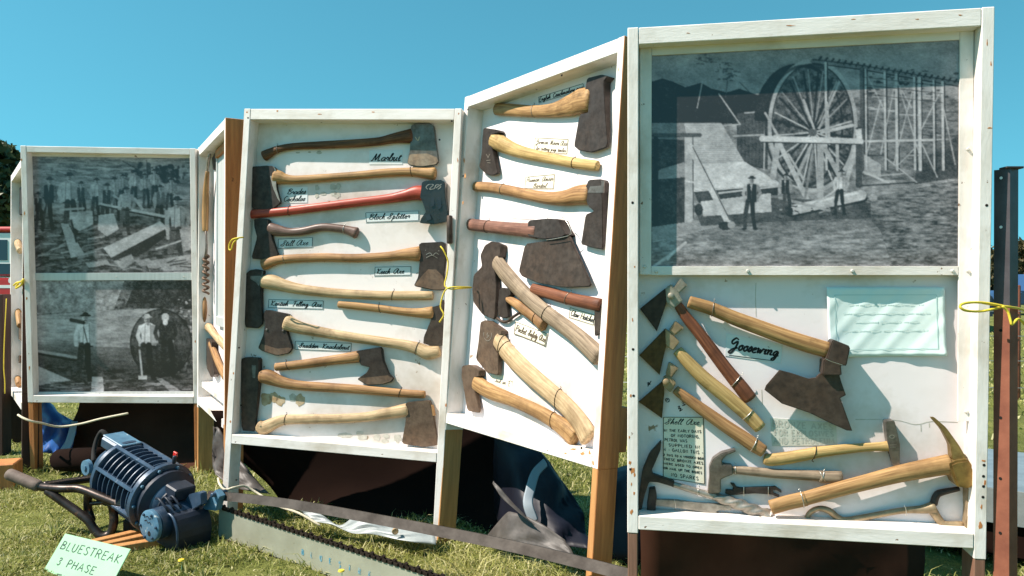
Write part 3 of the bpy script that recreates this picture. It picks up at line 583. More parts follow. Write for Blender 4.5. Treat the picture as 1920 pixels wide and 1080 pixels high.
# ------------------------------------------------------------------ hand lettering (single pen strokes)
SC = {  # script lower case: width, strokes
'a': (.9, [[(.72, .8), (.4, 1), (.08, .55), (.2, .03), (.5, .12), (.74, .9), (.7, .15), (.95, .1)]]), 'b': (.75, [[(.05, .5), (.4, 1.8), (.25, 2.05), (.12, 1.5), (.12, .2), (.4, 0), (.62, .4), (.5, .95), (.85, .8)]]),
'c': (.7, [[(.6, .8), (.38, 1), (.08, .5), (.3, 0), (.7, .2)]]), 'd': (.9, [[(.68, .8), (.4, 1), (.08, .5), (.25, 0), (.6, .3), (.8, 2), (.72, .15), (.95, .1)]]),
'e': (.7, [[(.1, .45), (.5, .65), (.4, 1), (.1, .6), (.25, 0), (.7, .2)]]), 'f': (.6, [[(.05, .4), (.5, 1.7), (.38, 2.05), (.28, 1.4), (.22, -.7), (.4, -.5), (.3, .1), (.65, .3)]]),
'g': (.85, [[(.7, .85), (.4, 1), (.08, .5), (.3, .02), (.68, .8), (.6, -.6), (.3, -.9), (.2, -.55), (.9, .25)]]), 'h': (.9, [[(.05, .4), (.42, 1.8), (.28, 2.05), (.12, 0), (.4, .85), (.62, .9), (.62, .12), (.9, .15)]]),
'i': (.45, [[(.05, .4), (.22, 1), (.18, .1), (.45, .15)], [(.3, 1.45), (.33, 1.5)]]), 'j': (.45, [[(.2, 1), (.15, -.7), (-.1, -.8)], [(.3, 1.45), (.33, 1.5)]]),
'k': (.85, [[(.05, .4), (.42, 1.8), (.28, 2.05), (.12, 0)], [(.14, .5), (.5, 1), (.55, .7), (.22, .5), (.6, .02), (.85, .15)]]), 'l': (.5, [[(.05, .4), (.42, 1.7), (.3, 2.05), (.15, 1.2), (.2, .05), (.5, .15)]]),
'm': (1.25, [[(.02, .7), (.15, 1), (.12, 0), (.15, .6), (.4, 1), (.48, .8), (.45, 0), (.5, .6), (.78, 1), (.88, .8), (.85, .1), (1.2, .15)]]), 'n': (.9, [[(.02, .7), (.15, 1), (.12, 0), (.2, .65), (.45, 1), (.6, .8), (.56, .1), (.9, .15)]]),
'o': (.75, [[(.4, 1), (.1, .6), (.25, 0), (.6, .4), (.42, 1), (.75, .85)]]), 'p': (.85, [[(.05, .5), (.22, 1), (.1, -.9), (.2, .6), (.45, 1), (.62, .5), (.35, 0), (.2, .2), (.85, .2)]]),
'r': (.6, [[(.02, .5), (.18, 1.05), (.28, .85), (.48, .85), (.4, .2), (.62, .15)]]), 's': (.6, [[(.02, .2), (.35, 1.05), (.48, .4), (.25, 0), (.1, .15), (.62, .25)]]),
't': (.55, [[(.05, .4), (.32, 1.6), (.2, .2), (.3, 0), (.58, .2)], [(.05, 1.15), (.55, 1.2)]]), 'u': (.9, [[(.02, .5), (.16, 1), (.12, .2), (.32, 0), (.6, .6), (.64, 1), (.6, .12), (.9, .15)]]),
'v': (.75, [[(.02, .7), (.15, 1), (.25, .05), (.55, .9), (.75, .85)]]), 'w': (1.1, [[(.02, .7), (.15, 1), (.2, .05), (.5, .8), (.55, .05), (.85, .95), (1.1, .85)]]), 'x': (.8, [[(.05, .9), (.2, 1), (.5, .05), (.8, .15)], [(.65, 1), (.05, 0)]]),
'y': (.85, [[(.05, .8), (.16, 1), (.15, .3), (.4, .1), (.66, 1), (.5, -.6), (.2, -.9), (.15, -.5), (.85, .25)]]), 'z': (.7, [[(.1, .9), (.55, .95), (.1, 0), (.6, .1)]])}
CP = {  # capitals, also the block alphabet (height 2)
'A': (1.3, [[(0, 0), (.62, 2), (1.15, 0)], [(.22, .75), (.98, .75)]]), 'B': (1.15, [[(.1, 0), (.15, 2)], [(.15, 2), (.8, 1.8), (.75, 1.2), (.15, 1.05), (.95, .8), (.9, .15), (.1, 0)]]),
'C': (1.15, [[(1.0, 1.7), (.6, 2), (.12, 1.2), (.3, .15), (.7, 0), (1.05, .35)]]), 'D': (1.2, [[(.1, 0), (.12, 2), (.75, 1.8), (1.05, 1), (.75, .15), (.1, 0)]]),
'E': (1.05, [[(.95, 2), (.12, 2), (.1, 0), (.95, 0)], [(.1, 1.05), (.75, 1.05)]]), 'F': (1.0, [[(.95, 2), (.12, 2), (.1, 0)], [(.1, 1.05), (.72, 1.05)]]), 'G': (1.25, [[(1.05, 1.65), (.65, 2), (.12, 1.2), (.3, .15), (.75, 0), (1.1, .4), (1.1, .9), (.7, .9)]]),
'H': (1.2, [[(.1, 0), (.1, 2)], [(1.0, 0), (1.0, 2)], [(.1, 1.05), (1.0, 1.05)]]), 'I': (.4, [[(.2, 0), (.2, 2)]]), 'J': (.9, [[(.7, 2), (.7, .4), (.4, 0), (.05, .35)]]), 'K': (1.15, [[(.1, 0), (.12, 2)], [(.95, 2), (.12, .95), (1.05, 0)]]),
'L': (.95, [[(.12, 2), (.1, 0), (.9, 0)]]), 'M': (1.5, [[(.05, 0), (.2, 2), (.7, .5), (1.2, 2), (1.4, 0)]]), 'N': (1.2, [[(.1, 0), (.12, 2), (1.0, 0), (1.02, 2)]]), 'O': (1.3, [[(.62, 2), (.12, 1.3), (.25, .2), (.65, 0), (1.1, .7), (1.0, 1.7), (.62, 2)]]),
'P': (1.05, [[(.1, 0), (.12, 2), (.8, 1.85), (.85, 1.2), (.12, .95)]]), 'Q': (1.3, [[(.62, 2), (.12, 1.3), (.25, .2), (.65, 0), (1.1, .7), (1.0, 1.7), (.62, 2)], [(.8, .4), (1.2, -.1)]]), 'R': (1.15, [[(.1, 0), (.12, 2), (.8, 1.85), (.85, 1.2), (.12, 1.0)], [(.5, 1.02), (1.05, 0)]]),
'S': (1.05, [[(.9, 1.7), (.55, 2), (.15, 1.6), (.5, 1.05), (.9, .6), (.6, 0), (.1, .3)]]), 'T': (1.1, [[(0, 2), (1.05, 2)], [(.52, 2), (.5, 0)]]), 'U': (1.2, [[(.1, 2), (.12, .5), (.5, 0), (.95, .4), (1.0, 2)]]), 'V': (1.15, [[(.05, 2), (.55, 0), (1.08, 2)]]),
'W': (1.5, [[(.05, 2), (.4, 0), (.72, 1.4), (1.05, 0), (1.42, 2)]]), 'X': (1.1, [[(.05, 0), (1.0, 2)], [(.1, 2), (1.0, 0)]]), 'Y': (1.1, [[(.05, 2), (.5, 1), (1.0, 2)], [(.5, 1), (.5, 0)]]), 'Z': (1.1, [[(.1, 2), (1.0, 2), (.1, 0), (1.0, 0)]]),
'2': (1.0, [[(.1, 1.6), (.45, 2), (.85, 1.5), (.1, 0), (.9, 0)]]), '3': (1.0, [[(.1, 1.8), (.6, 2), (.8, 1.5), (.4, 1.1), (.85, .6), (.5, 0), (.05, .25)]]), '4': (1.1, [[(.7, 0), (.7, 2), (.05, .65), (1.0, .65)]]), '8': (1.0, [[(.5, 1.05), (.15, 1.5), (.5, 2), (.8, 1.5), (.5, 1.05), (.1, .5), (.5, 0), (.9, .5), (.5, 1.05)]]),
'-': (.8, [[(.1, .9), (.7, .9)]]), '.': (.4, [[(.15, 0), (.2, .06)]]), ',': (.4, [[(.2, .1), (.1, -.25)]]), '"': (.5, [[(.1, 2), (.1, 1.6)], [(.35, 2), (.35, 1.6)]])}
SWASH = {'M': (1.7, [[(-.15, .2), (.1, .1), (.45, 2), (.6, .1), (1.15, 2), (1.15, .1), (1.6, .15)]]), 'A': (1.5, [[(1.0, 1.8), (.6, 1.95), (.1, 1.0), (.25, .1), (.65, .1), (1.1, 1.9), (1.1, .15), (1.45, .15)]]), 'S': (1.2, [[(-.1, .3), (.5, .9), (1.0, 1.8), (.7, 2.05), (.45, 1.6), (.85, .6), (.5, 0), (.1, .25)]]),
'G': (1.4, [[(1.0, 1.75), (.6, 2.05), (.15, 1.4), (.4, .9), (1.0, 1.5), (.95, .2), (.6, -.7), (.2, -.6), (.6, 0), (1.3, .4)]]), 'K': (1.3, [[(-.05, 1.7), (.25, 1.95), (.3, 0)], [(1.05, 2), (.35, .95), (.9, .05), (1.25, .15)]]), 'B': (1.2, [[(.1, .1), (.35, 1.9)], [(-.05, 1.5), (.5, 2.05), (.95, 1.7), (.4, 1.1), (1.0, .8), (.8, .1), (.1, .15)]]), 'F': (1.1, [[(-.05, 1.6), (.3, 2), (1.05, 1.95)], [(.6, 1.95), (.35, .1), (.05, .1)], [(.3, 1), (.8, 1.05)]])}
def write(text, block=False):
    """-> list of polylines (unit: x-height 1 / cap height 2) and total width"""
    x = 0.; out = []
    for ch in text:
        if ch == ' ': x += .8 if not block else 1.0; continue
        g = (SC.get(ch) or SWASH.get(ch) or CP.get(ch)) if not block else (CP.get(ch) or SC.get(ch))
        if g is None: x += .5; continue
        sl = 0. if block else .28
        j = random.uniform(-.04, .04)
        for st in g[1]:
            q = crom(st, 4) if (len(st) > 2 and (not block or ch in 'BCDGJOPQRSU23 8')) else np.asarray(st, float)
            out.append([(x + a + b * sl, b + j) for a, b in q])
        x += g[0] + (.0 if not block else .32)
    return out, x
def ribbons(name, lines, wd, material, parent, fmap, nd):
    """pen strokes as flat ribbons; fmap maps (a,b) metres on the sheet to 3-D; nd: half width direction on the sheet"""
    vs, fs = [], []
    for ln in lines:
        P = np.asarray(ln, float)
        if len(P) < 2: continue
        T = np.gradient(P, axis=0); T /= np.linalg.norm(T, axis=1)[:, None] + 1e-9; N = np.column_stack([-T[:, 1], T[:, 0]]); b0 = len(vs)
        ww = wd * (.75 + .5 * np.abs(N @ np.array([.9, -.4])))
        for p_, n_, w_ in zip(P, N, ww): vs += [fmap(*(p_ + n_ * w_ / 2)), fmap(*(p_ - n_ * w_ / 2))]
        for i in range(len(P) - 1): fs.append((b0 + 2 * i, b0 + 2 * i + 1, b0 + 2 * i + 3, b0 + 2 * i + 2))
    return mesh(name, vs, fs, material, parent)
def card(p, quad, label, lines=(), material='card', ink='ink', pen=.0016, border=None, d=None, name='paper_label', cat='paper label', group=None, block=False, curl=0., lift=.0016, extra=()):
    """quad TL,TR,BR,BL in survey pixels on the panel's board. lines: (text, x0, x1, baseline, cap height[, block])  in card fractions"""
    d = p.board if d is None else d
    TL, TR, BR, BL = [p.L(x, y, d - lift) for x, y in quad]; c = (TL + TR + BR + BL) / 4
    t = thing(name, label, cat, p.M @ Matrix.Translation((c.x, d, c.z)), group)
    wm = ((TR - TL).length + (BR - BL).length) / 2; hm = ((BL - TL).length + (BR - TR).length) / 2
    def f(a, b, off=0.):
        s, u = a / wm, b / hm; v = (BL * (1 - s) + BR * s) * (1 - u) + (TL * (1 - s) + TR * s) * u
        cz = curl * (max(0, abs(s - .5) - .2) ** 2 * 5 + .10 * math.sin(s * 11 - u * 7) ** 2 + .06 * math.sin(s * 23 - u * 13 + 1) ** 2 + (.9 * max(0, .3 - u) ** 1.5 * (1 + math.sin(s * 8 + 1)) if curl > .006 else 0))
        return (v.x - c.x, -lift - off - abs(cz), v.z - c.z)
    n, m_ = (37, 21) if curl > .01 else (13, 7) if curl else (2, 2)
    vs = [f(wm * i / (n - 1), hm * j / (m_ - 1)) for j in range(m_) for i in range(n)]; k = len(vs)
    vs += [(v[0], v[1] + min(lift, .0012), v[2]) for v in vs]
    fs = [(j * n + i, j * n + i + 1, (j + 1) * n + i + 1, (j + 1) * n + i) for j in range(m_ - 1) for i in range(n - 1)]
    fs += [tuple(q + k for q in g)[::-1] for g in fs]
    rim = [i for i in range(n)] + [j * n + n - 1 for j in range(1, m_)] + [(m_ - 1) * n + i for i in range(n - 2, -1, -1)] + [j * n for j in range(m_ - 2, 0, -1)]
    for a_, b_ in zip(rim, rim[1:] + rim[:1]): fs.append((b_, a_, a_ + k, b_ + k))
    mesh('sheet', vs, fs, material, t, smooth=bool(curl))
    fo = lambda a, b: f(a, b, .0006 if not curl else .0014)
    if border:
        w_, ins = border; e = ins; L = [[(e, e), (wm - e, e)], [(wm - e, e), (wm - e, hm - e)], [(wm - e, hm - e), (e, hm - e)], [(e, hm - e), (e, e)]]
        L = [[(np.array(a_) * (1 - k_ / 36) + np.array(b_) * k_ / 36) for k_ in range(37)] for a_, b_ in L]
        ribbons('border_line', L, w_, 'ink_teal' if ink == 'ink_pale' else ink if ink != 'ink_faint' else 'ink_faint', t, fo, None)
    allp = [[(x * wm, y * hm) for x, y in q] for q in extra]
    for ln in lines:
        txt, x0, x1, y0, ch = ln[:5]; pl, tw = write(txt, ln[5] if len(ln) > 5 else block); sx = (x1 - x0) * wm / tw; sy = ch * hm / 2
        for q in pl: allp.append([(x0 * wm + a * sx, y0 * hm + b * sy) for a, b in q])
    if allp: ribbons('lettering', allp, pen, ink, t, fo, None)
    return t
# ------------------------------------------------------------------ tools
def tool(p, anchor, name, label, cat, group=None):
    a = p.L(*anchor, p.board - .015); t = thing(name, label, cat, p.M @ Matrix.Translation(a), group); t['_'] = 0; del t['_']
    return t, a
def handle(p, t, a, pts, material, d=None, thick=.72, name='handle', ties=(), rmax=.02, wire='wire_dark', rnd=.3, seg=14):
    """pts: (pixel, half width in pixels)"""
    d = p.board - .0155 if d is None else d; C, R = [], []
    for i, ((x, y), hw) in enumerate(pts):
        q0 = pts[max(0, i - 1)][0]; q1 = pts[min(len(pts) - 1, i + 1)][0]; dx, dy = q1[0] - q0[0], q1[1] - q0[1]; l = math.hypot(dx, dy)
        e0, e1 = p.L(x - dy / l * hw, y + dx / l * hw, d), p.L(x + dy / l * hw, y - dx / l * hw, d)
        C.append(tuple((e0 + e1) / 2 - a)); R.append((e0 - e1).length / 2)
    rt = min(thick, rmax / max(.001, float(np.mean(R)))); ca = np.array(p.Mi @ Vector((0, 0, CAMZ)) - a); CC = np.asarray(C); TT = np.gradient(CC, axis=0)
    for i in range(len(C)):      # the measured outline includes the handle's depth where the case is seen from the side
        T_ = TT[i] / np.linalg.norm(TT[i]); V_ = CC[i] - ca; V_ /= np.linalg.norm(V_); S_ = np.cross(T_, V_); S_ /= np.linalg.norm(S_); N_ = np.array((0, 1., 0)); N_ -= T_ * (N_ @ T_); N_ /= np.linalg.norm(N_); B_2 = np.cross(T_, N_)
        bs, ns = abs(B_2 @ S_), abs(N_ @ S_); R[i] *= bs / math.sqrt(bs * bs + (rt * ns) ** 2)
    q = crom(np.column_stack([C, R]), 5); C2, R2 = q[:, :3], np.maximum(q[:, 3], .003)
    o = tube(name, C2, R2, material, t, seg, rt, (0, 1, 0), rnd=rnd)
    L = np.concatenate([[0], np.cumsum(np.linalg.norm(np.diff(C2, axis=0), axis=1))])
    for k, (x, y) in enumerate(ties):
        v = np.array(p.L(x, y, d) - a); i = int(np.argmin(np.linalg.norm(C2 - v, axis=1))); i = min(max(i, 1), len(C2) - 2)
        T = C2[i + 1] - C2[i - 1]; T /= np.linalg.norm(T); B = np.cross(T, (0, 1, 0)); B /= np.linalg.norm(B); r = R2[i] + .0012
        sk = random.uniform(-.35, .35); ring = [C2[i] + B * (math.cos(h) * r) + np.array((0, 1., 0)) * math.sin(h) * (R2[i] * rt + .0012) + T * math.cos(h) * r * sk for h in np.linspace(0, 2 * math.pi, 17)]
        tw = ring + [ring[-1] + B * .006 + T * .003, ring[-1] + B * .009 - T * .002]
        tube('tie_wire', tw, .0013, wire, t, 5, rnd=0)
    return o
def head(p, t, a, pts, material, poll=None, edge=None, th=.03, thin=.25, name='head', soft=True, bev=.0022, d0=None, dpx=.022):
    """pixel outline of the head, extruded off the board; tapers from the poll to the cutting edge"""
    d = p.board - dpx; v = [p.L(x, y, d) - a for x, y in pts]; ol = [(q.x, q.z) for q in v]
    if soft: ol = smooth_poly(ol)
    back = p.board - .0008 if d0 is None else d0; tp = None
    if poll: q0, q1 = p.L(*poll, d) - a, p.L(*edge, d) - a; tp = ((q0.x, q0.z), (q1.x, q1.z), thin)
    return prism(name, ol, back - th - a.y, back - a.y, material, t, bev, tp)
def plate(p, t, a, pts, material, dep, th=.0012, name='ground_bevel', soft=True):
    """thin raised area standing proud at depth dep"""
    v = [p.L(x, y, dep) - a for x, y in pts]; ol = [(q.x, q.z) for q in v]
    if soft: ol = smooth_poly(ol)
    return prism(name, ol, dep - a.y, dep + th - a.y, material, t, .0004)
def emboss(p, t, a, lines, dep, material, wd=.0022, name='stamped_mark'):
    L = [[(lambda q: (q.x - a.x, q.z - a.z))(p.L(x, y, dep)) for x, y in ln] for ln in lines]
    L = [[tuple(q) for q in crom(l, 4)] if len(l) > 2 else l for l in L]
    return ribbons(name, L, wd, material, t, lambda u, w: (u, dep - a.y, w), None)
A_, B_ = crop(420, 190, 3.273), crop(420, 480, 2.842)
def H(f, *l, sc=1.): return [(f(x, y), hw / sc) for x, y, hw in l]
def hA(*l): return H(A_, *l, sc=3.273)
def hB(*l): return H(B_, *l, sc=2.842)
def qA(*l): return [A_(x, y) for x, y in l]
def qB(*l): return [B_(x, y) for x, y in l]
G3 = None; b3 = P3.board
def frontd(p, th, f=1.): return p.board - .0008 - th * (1 + f) / 2 - .0004
# --- case with the splitter, from the top down
t, a = tool(P3, A_(1220, 260), 'felling_axe', 'dark brown handled axe hanging topmost, above the pale hickory axe', 'axe')
handle(P3, t, a, hA((248, 335, 34), (290, 312, 27), (330, 294, 22), (420, 277, 21), (600, 268, 24), (800, 258, 26), (950, 245, 26), (1050, 225, 33), (1150, 212, 46)), 'h_brown', ties=[A_(325, 295)], wire='wire')
head(P3, t, a, qA((1150, 152), (1172, 140), (1270, 138), (1288, 152), (1300, 250), (1318, 370), (1300, 390), (1210, 404), (1140, 394), (1122, 378), (1140, 300), (1146, 230)), 's_grey', A_(1220, 140), A_(1220, 400))
plate(P3, t, a, qA((1138, 328), (1180, 314), (1250, 320), (1306, 345), (1315, 368), (1298, 386), (1210, 399), (1142, 389), (1127, 376)), 's_bit', frontd(P3, .03, .45), .006)
emboss(P3, t, a, [qA((1172, 215), (1182, 232), (1192, 240), (1200, 212)), qA((1180, 212), (1195, 214))], frontd(P3, .03, .75), 'h_pale', .003)
t, a = tool(P3, A_(300, 480), 'felling_axe', 'pale hickory handled axe with broad shaded head, just above the red splitter', 'axe')
handle(P3, t, a, hA((315, 462, 44), (345, 468, 40), (380, 476, 30), (440, 480, 25), (600, 470, 24), (800, 455, 24), (1000, 438, 26), (1150, 433, 27), (1230, 440, 33), (1290, 444, 40)), 'h_honey', ties=[A_(1158, 435)])
head(P3, t, a, qA((176, 404), (265, 397), (300, 398), (318, 415), (322, 530), (350, 622), (300, 660), (230, 668), (168, 655), (172, 520)), 's_dark', A_(245, 400), A_(245, 665), .034)
plate(P3, t, a, qA((268, 398), (300, 399), (317, 416), (320, 530), (346, 620), (330, 600), (300, 530), (285, 470)), 's_pale', frontd(P3, .034, .8), .004, 'lit_flank')  # pale plate paints sunlight onto the right flank of the shaded head
t, a = tool(P3, A_(1290, 600), 'block_splitter', 'red handled block splitter with glossy black wedge head', 'splitting axe')
handle(P3, t, a, hA((168, 692, 28), (300, 682, 26), (400, 672, 26), (600, 647, 26), (800, 622, 27), (1000, 598, 28), (1100, 580, 34), (1180, 562, 44), (1225, 565, 46)), 'h_red', ties=[A_(392, 672)])
head(P3, t, a, qA((1225, 505), (1240, 495), (1340, 488), (1365, 500), (1366, 600), (1382, 700), (1370, 740), (1290, 756), (1205, 748), (1216, 720), (1245, 682), (1230, 630), (1213, 590)), 's_black', A_(1290, 490), A_(1290, 755), .05, .4)
for q in (((1265, 555), (1290, 552), (1292, 640), (1270, 650)), ((1305, 550), (1330, 548), (1335, 655), (1312, 665)), ((1240, 700), (1262, 690), (1275, 725), (1240, 735))): plate(P3, t, a, qA(*q), 's_black', frontd(P3, .05, .75), .01, 'wedge_rib')
emboss(P3, t, a, [qA((1250, 540), (1240, 525), (1262, 508), (1285, 512), (1270, 528), (1262, 540), (1290, 535), (1300, 515), (1318, 512), (1330, 525), (1312, 540)), qA((1300, 532), (1335, 508))], frontd(P3, .05, .93), 's_pale', .003)
t, a = tool(P3, A_(260, 830), 'camp_axe', 'short mauve brown handled axe hanging below the red splitter handle', 'axe')
handle(P3, t, a, hA((280, 775, 34), (320, 790, 36), (400, 802, 25), (480, 797, 24), (600, 773, 24), (700, 779, 24), (760, 791, 27), (812, 808, 36)), 'h_mauve', ties=[A_(738, 785)], wire='wire_bright')
head(P3, t, a, qA((190, 722), (275, 722), (290, 800), (300, 850), (335, 945), (250, 972), (165, 965), (205, 835), (190, 770)), 's_dark', A_(235, 720), A_(240, 970), .032)
t, a = tool(P3, A_(1280, 960), 'felling_axe', 'grey brown handled axe with black head and rust brown blade, tied by yellow cord', 'axe')
handle(P3, t, a, hA((242, 1003, 36), (290, 986, 31), (370, 968, 26), (600, 958, 26), (800, 962, 26), (1000, 952, 28), (1100, 940, 34), (1200, 935, 47)), 'h_tan', ties=[A_(372, 968)], wire='wire')
head(P3, t, a, qA((1200, 870), (1355, 862), (1364, 950)) + qB((1172, 100), (1182, 182), (1120, 184), (1010, 160), (1035, 110), (1045, 20)), 's_dark', A_(1280, 865), B_(1100, 182), .032)
plate(P3, t, a, qB((1108, 48), (1055, 105), (1014, 156), (1120, 180), (1178, 178), (1168, 110)), 's_rust', frontd(P3, .032, .55), .006, soft=False)
emboss(P3, t, a, [qA((1235, 915), (1262, 890), (1280, 905), (1300, 885), (1320, 920)), qA((1240, 940), (1265, 930), (1280, 945), (1300, 930), (1318, 940)), qA((1240, 960), (1275, 945), (1310, 962))], frontd(P3, .032, .85), 's_pale', .0025)
t, a = tool(P3, B_(160, 230), 'felling_axe', 'pale straight handled axe with long narrow dark head above the Kentish felling card', 'axe')
handle(P3, t, a, hB((205, 135, 36), (260, 140, 40), (330, 160, 32), (430, 180, 27), (600, 198, 25), (800, 209, 24), (900, 210, 24), (1112, 210, 24)), 'h_pale', ties=[B_(898, 208)], rnd=.1)
head(P3, t, a, qB((145, 76), (180, 70), (212, 78), (200, 180), (206, 360), (180, 386), (110, 380), (105, 180), (110, 105)), 's_dark', B_(160, 75), B_(155, 385), .034)
plate(P3, t, a, qB((150, 76), (208, 80), (200, 130), (185, 160), (170, 140), (138, 120)), 's_grey', frontd(P3, .034, .9), .003, 'poll_face')
t, a = tool(P3, B_(1130, 380), 'hatchet', 'pale hatchet whose head points down against the right stile of the splitter case', 'hatchet')
handle(P3, t, a, hB((612, 258, 18), (700, 266, 20), (830, 280, 20), (950, 296, 21), (1040, 303, 25), (1110, 302, 34)), 'h_honey', ties=[B_(833, 280)])
head(P3, t, a, qB((1110, 272), (1150, 262), (1165, 232), (1172, 260), (1172, 478), (1100, 478), (1060, 466), (1064, 430), (1106, 335)), 's_brown', B_(1145, 250), B_(1120, 475), .028)
t, a = tool(P3, B_(275, 410), 'felling_axe', 'cream handled axe with swollen knob and riveted dark head', 'axe')
handle(P3, t, a, hB((335, 355, 44), (400, 380, 34), (500, 402, 28), (650, 428, 26), (800, 450, 26), (950, 472, 27), (1030, 492, 33), (1085, 515, 38), (1145, 508, 30)), 'h_pale', ties=[B_(1028, 485)])
head(P3, t, a, qB((214, 305), (228, 286), (348, 310), (336, 335), (336, 400), (366, 490), (345, 520), (280, 533), (200, 506), (180, 490), (210, 420), (220, 360)), 's_dark', B_(285, 295), B_(275, 530), .03)
plate(P3, t, a, qB((184, 490), (200, 468), (280, 494), (340, 488), (362, 492), (343, 517), (280, 529), (202, 503)), 's_rust', frontd(P3, .03, .42), .004)
for x, y in ((228, 392), (315, 398)):
    v = P3.L(*B_(x, y), frontd(P3, .03, .75)) - a; lathe('rivet', [(v.y - .003, .003), (v.y - .002, .0055), (v.y + .003, .006)], 's_grey', t, 10, 1, True, Matrix.Translation((v.x, 0, v.z)))
t, a = tool(P3, B_(800, 560), 'broad_hatchet', 'short weathered hatchet with bearded blade below the cream knobbed axe', 'hatchet')
handle(P3, t, a, hB((277, 592, 21), (340, 585, 22), (450, 572, 24), (600, 552, 26), (720, 536, 32)), 'h_tan', ties=[B_(345, 585)], wire='wire_dark')
head(P3, t, a, qB((708, 505), (830, 485), (842, 500), (850, 560), (880, 630), (905, 652), (890, 672), (840, 686), (760, 690), (708, 656), (760, 622), (776, 592), (730, 582), (712, 540)), 's_dark', B_(780, 495), B_(800, 690), .03)
plate(P3, t, a, qB((715, 656), (765, 624), (800, 640), (860, 628), (900, 652), (886, 669), (840, 683), (762, 686)), 's_rust', frontd(P3, .03, .4), .004)
t, a = tool(P3, B_(140, 720), 'felling_axe', 'weathered tan axe with long dark head above the stained glue patches', 'axe')
handle(P3, t, a, hB((195, 640, 34), (240, 646, 40), (310, 672, 31), (400, 690, 26), (550, 700, 25), (700, 709, 24), (850, 722, 23), (960, 732, 22), (1070, 738, 20)), 'h_tan', ties=[B_(938, 728)], rnd=.15)
head(P3, t, a, qB((97, 548), (125, 538), (192, 542), (192, 660), (165, 936), (92, 930), (95, 700)), 's_brown', B_(145, 540), B_(128, 935), .034)
plate(P3, t, a, qB((140, 545), (165, 542), (172, 560), (166, 650), (152, 650), (148, 590)), 's_grey', frontd(P3, .034, .9), .003, 'poll_face')
t, a = tool(P3, B_(1050, 900), 'felling_axe', 'cream handled axe with rust brown head standing on the shelf', 'axe')
handle(P3, t, a, hB((187, 905, 34), (215, 916, 37), (270, 890, 31), (330, 872, 27), (450, 869, 26), (600, 867, 25), (750, 858, 25), (860, 840, 29), (975, 820, 36)), 'h_pale', ties=[B_(325, 872)])
head(P3, t, a, qB((970, 780), (1095, 768), (1105, 800), (1118, 855), (1135, 960), (1140, 1008), (1060, 1020), (945, 1000), (965, 900), (972, 850)), 's_rust', B_(1035, 775), B_(1040, 1015), .03)
prism('handle_end', [((P3.L(*B_(x, y), b3 - .02) - a).x, (P3.L(*B_(x, y), b3 - .02) - a).z) for x, y in ((1102, 792), (1112, 795), (1124, 850), (1114, 852))], -.012, .01, 'h_tan', t, .001)

# --- the angled case
C_, D_ = crop(830, 50, 2.511), crop(830, 400, 2.16)
def hC(*l): return H(C_, *l, sc=2.511)
def hD(*l): return H(D_, *l, sc=2.16)
def qC(*l): return [C_(x, y) for x, y in l]
def qD(*l): return [D_(x, y) for x, y in l]
t, a = tool(P4, C_(720, 420), 'coachmakers_axe', 'honey handled side axe with broad dark blade under the angled top rail', 'axe')
handle(P4, t, a, hC((252, 388, 28), (330, 392, 28), (430, 398, 27), (520, 392, 31), (600, 370, 44), (650, 352, 54), (695, 345, 56)), 'h_honey', ties=[C_(432, 398)], wire='wire')
head(P4, t, a, qC((692, 245), (760, 229), (790, 236), (770, 260), (772, 420), (778, 545), (770, 568), (700, 592), (640, 582), (618, 562), (650, 415), (690, 405), (693, 370), (680, 340), (680, 300)), 's_dark', C_(735, 240), C_(700, 588), .034)
t, a = tool(P4, C_(225, 590), 'miners_axe', 'yellow ash axe with narrow stamped head tied to the left stile of the angled case', 'axe')
handle(P4, t, a, hC((240, 535, 36), (275, 550, 38), (340, 580, 31), (420, 602, 27), (520, 622, 25), (620, 641, 25), (700, 652, 25), (728, 655, 24)), 'h_yellow', ties=[C_(627, 640)], rnd=.2)
head(P4, t, a, qC((205, 478), (270, 488), (278, 500), (242, 512), (240, 575), (262, 688), (240, 700), (212, 700), (175, 664), (190, 600), (196, 540)), 's_dark', C_(230, 480), C_(225, 700), .036)
emboss(P4, t, a, [qC((205, 600), (215, 618)), qC((222, 600), (212, 618)), qC((205, 630), (225, 628)), qC((210, 640), (225, 642))], frontd(P4, .036, .65), 's_pale', .0025)
t, a = tool(P4, C_(715, 880), 'squaring_axe', 'pale brown handled axe with square socket and long bearded blade against the angled right stile', 'axe')
handle(P4, t, a, hC((154, 752, 22), (220, 756, 24), (300, 769, 25), (400, 790, 26), (500, 807, 30), (580, 805, 36), (640, 792, 44), (692, 790, 48)), 'h_tan', ties=[C_(283, 766)], wire='wire')
head(P4, t, a, qC((700, 724), (762, 720), (762, 840), (755, 1050), (700, 1040), (654, 1024), (656, 1005), (680, 885), (720, 870), (692, 845), (676, 778)), 's_dark', C_(730, 720), C_(700, 1045), .036)
plate(P4, t, a, qC((702, 728), (760, 724), (758, 782), (682, 782)), 's_grey', frontd(P4, .036, .9), .004, 'poll_face', False)
t, a = tool(P4, D_(440, 130), 'goosewing_axe', 'red brown handled broad axe with socket and big trapezoid blade', 'axe')
handle(P4, t, a, hD((62, 40, 21), (120, 46, 24), (200, 55, 25), (300, 65, 27), (385, 72, 32)), 'h_dustred', ties=[D_(180, 52)], d=P4.board - .028, rnd=.15)
head(P4, t, a, qD((365, 32), (440, 24), (488, 26), (505, 65), (520, 88), (500, 100), (430, 108), (362, 95)), 's_dark', None, None, .045, name='socket')
head(P4, t, a, qD((345, 125), (430, 112), (500, 96), (518, 90), (570, 200), (612, 297), (500, 302), (400, 285), (330, 256), (318, 235)), 's_brown', D_(430, 100), D_(470, 300), .016, .4, 'blade', d0=P4.board - .02)
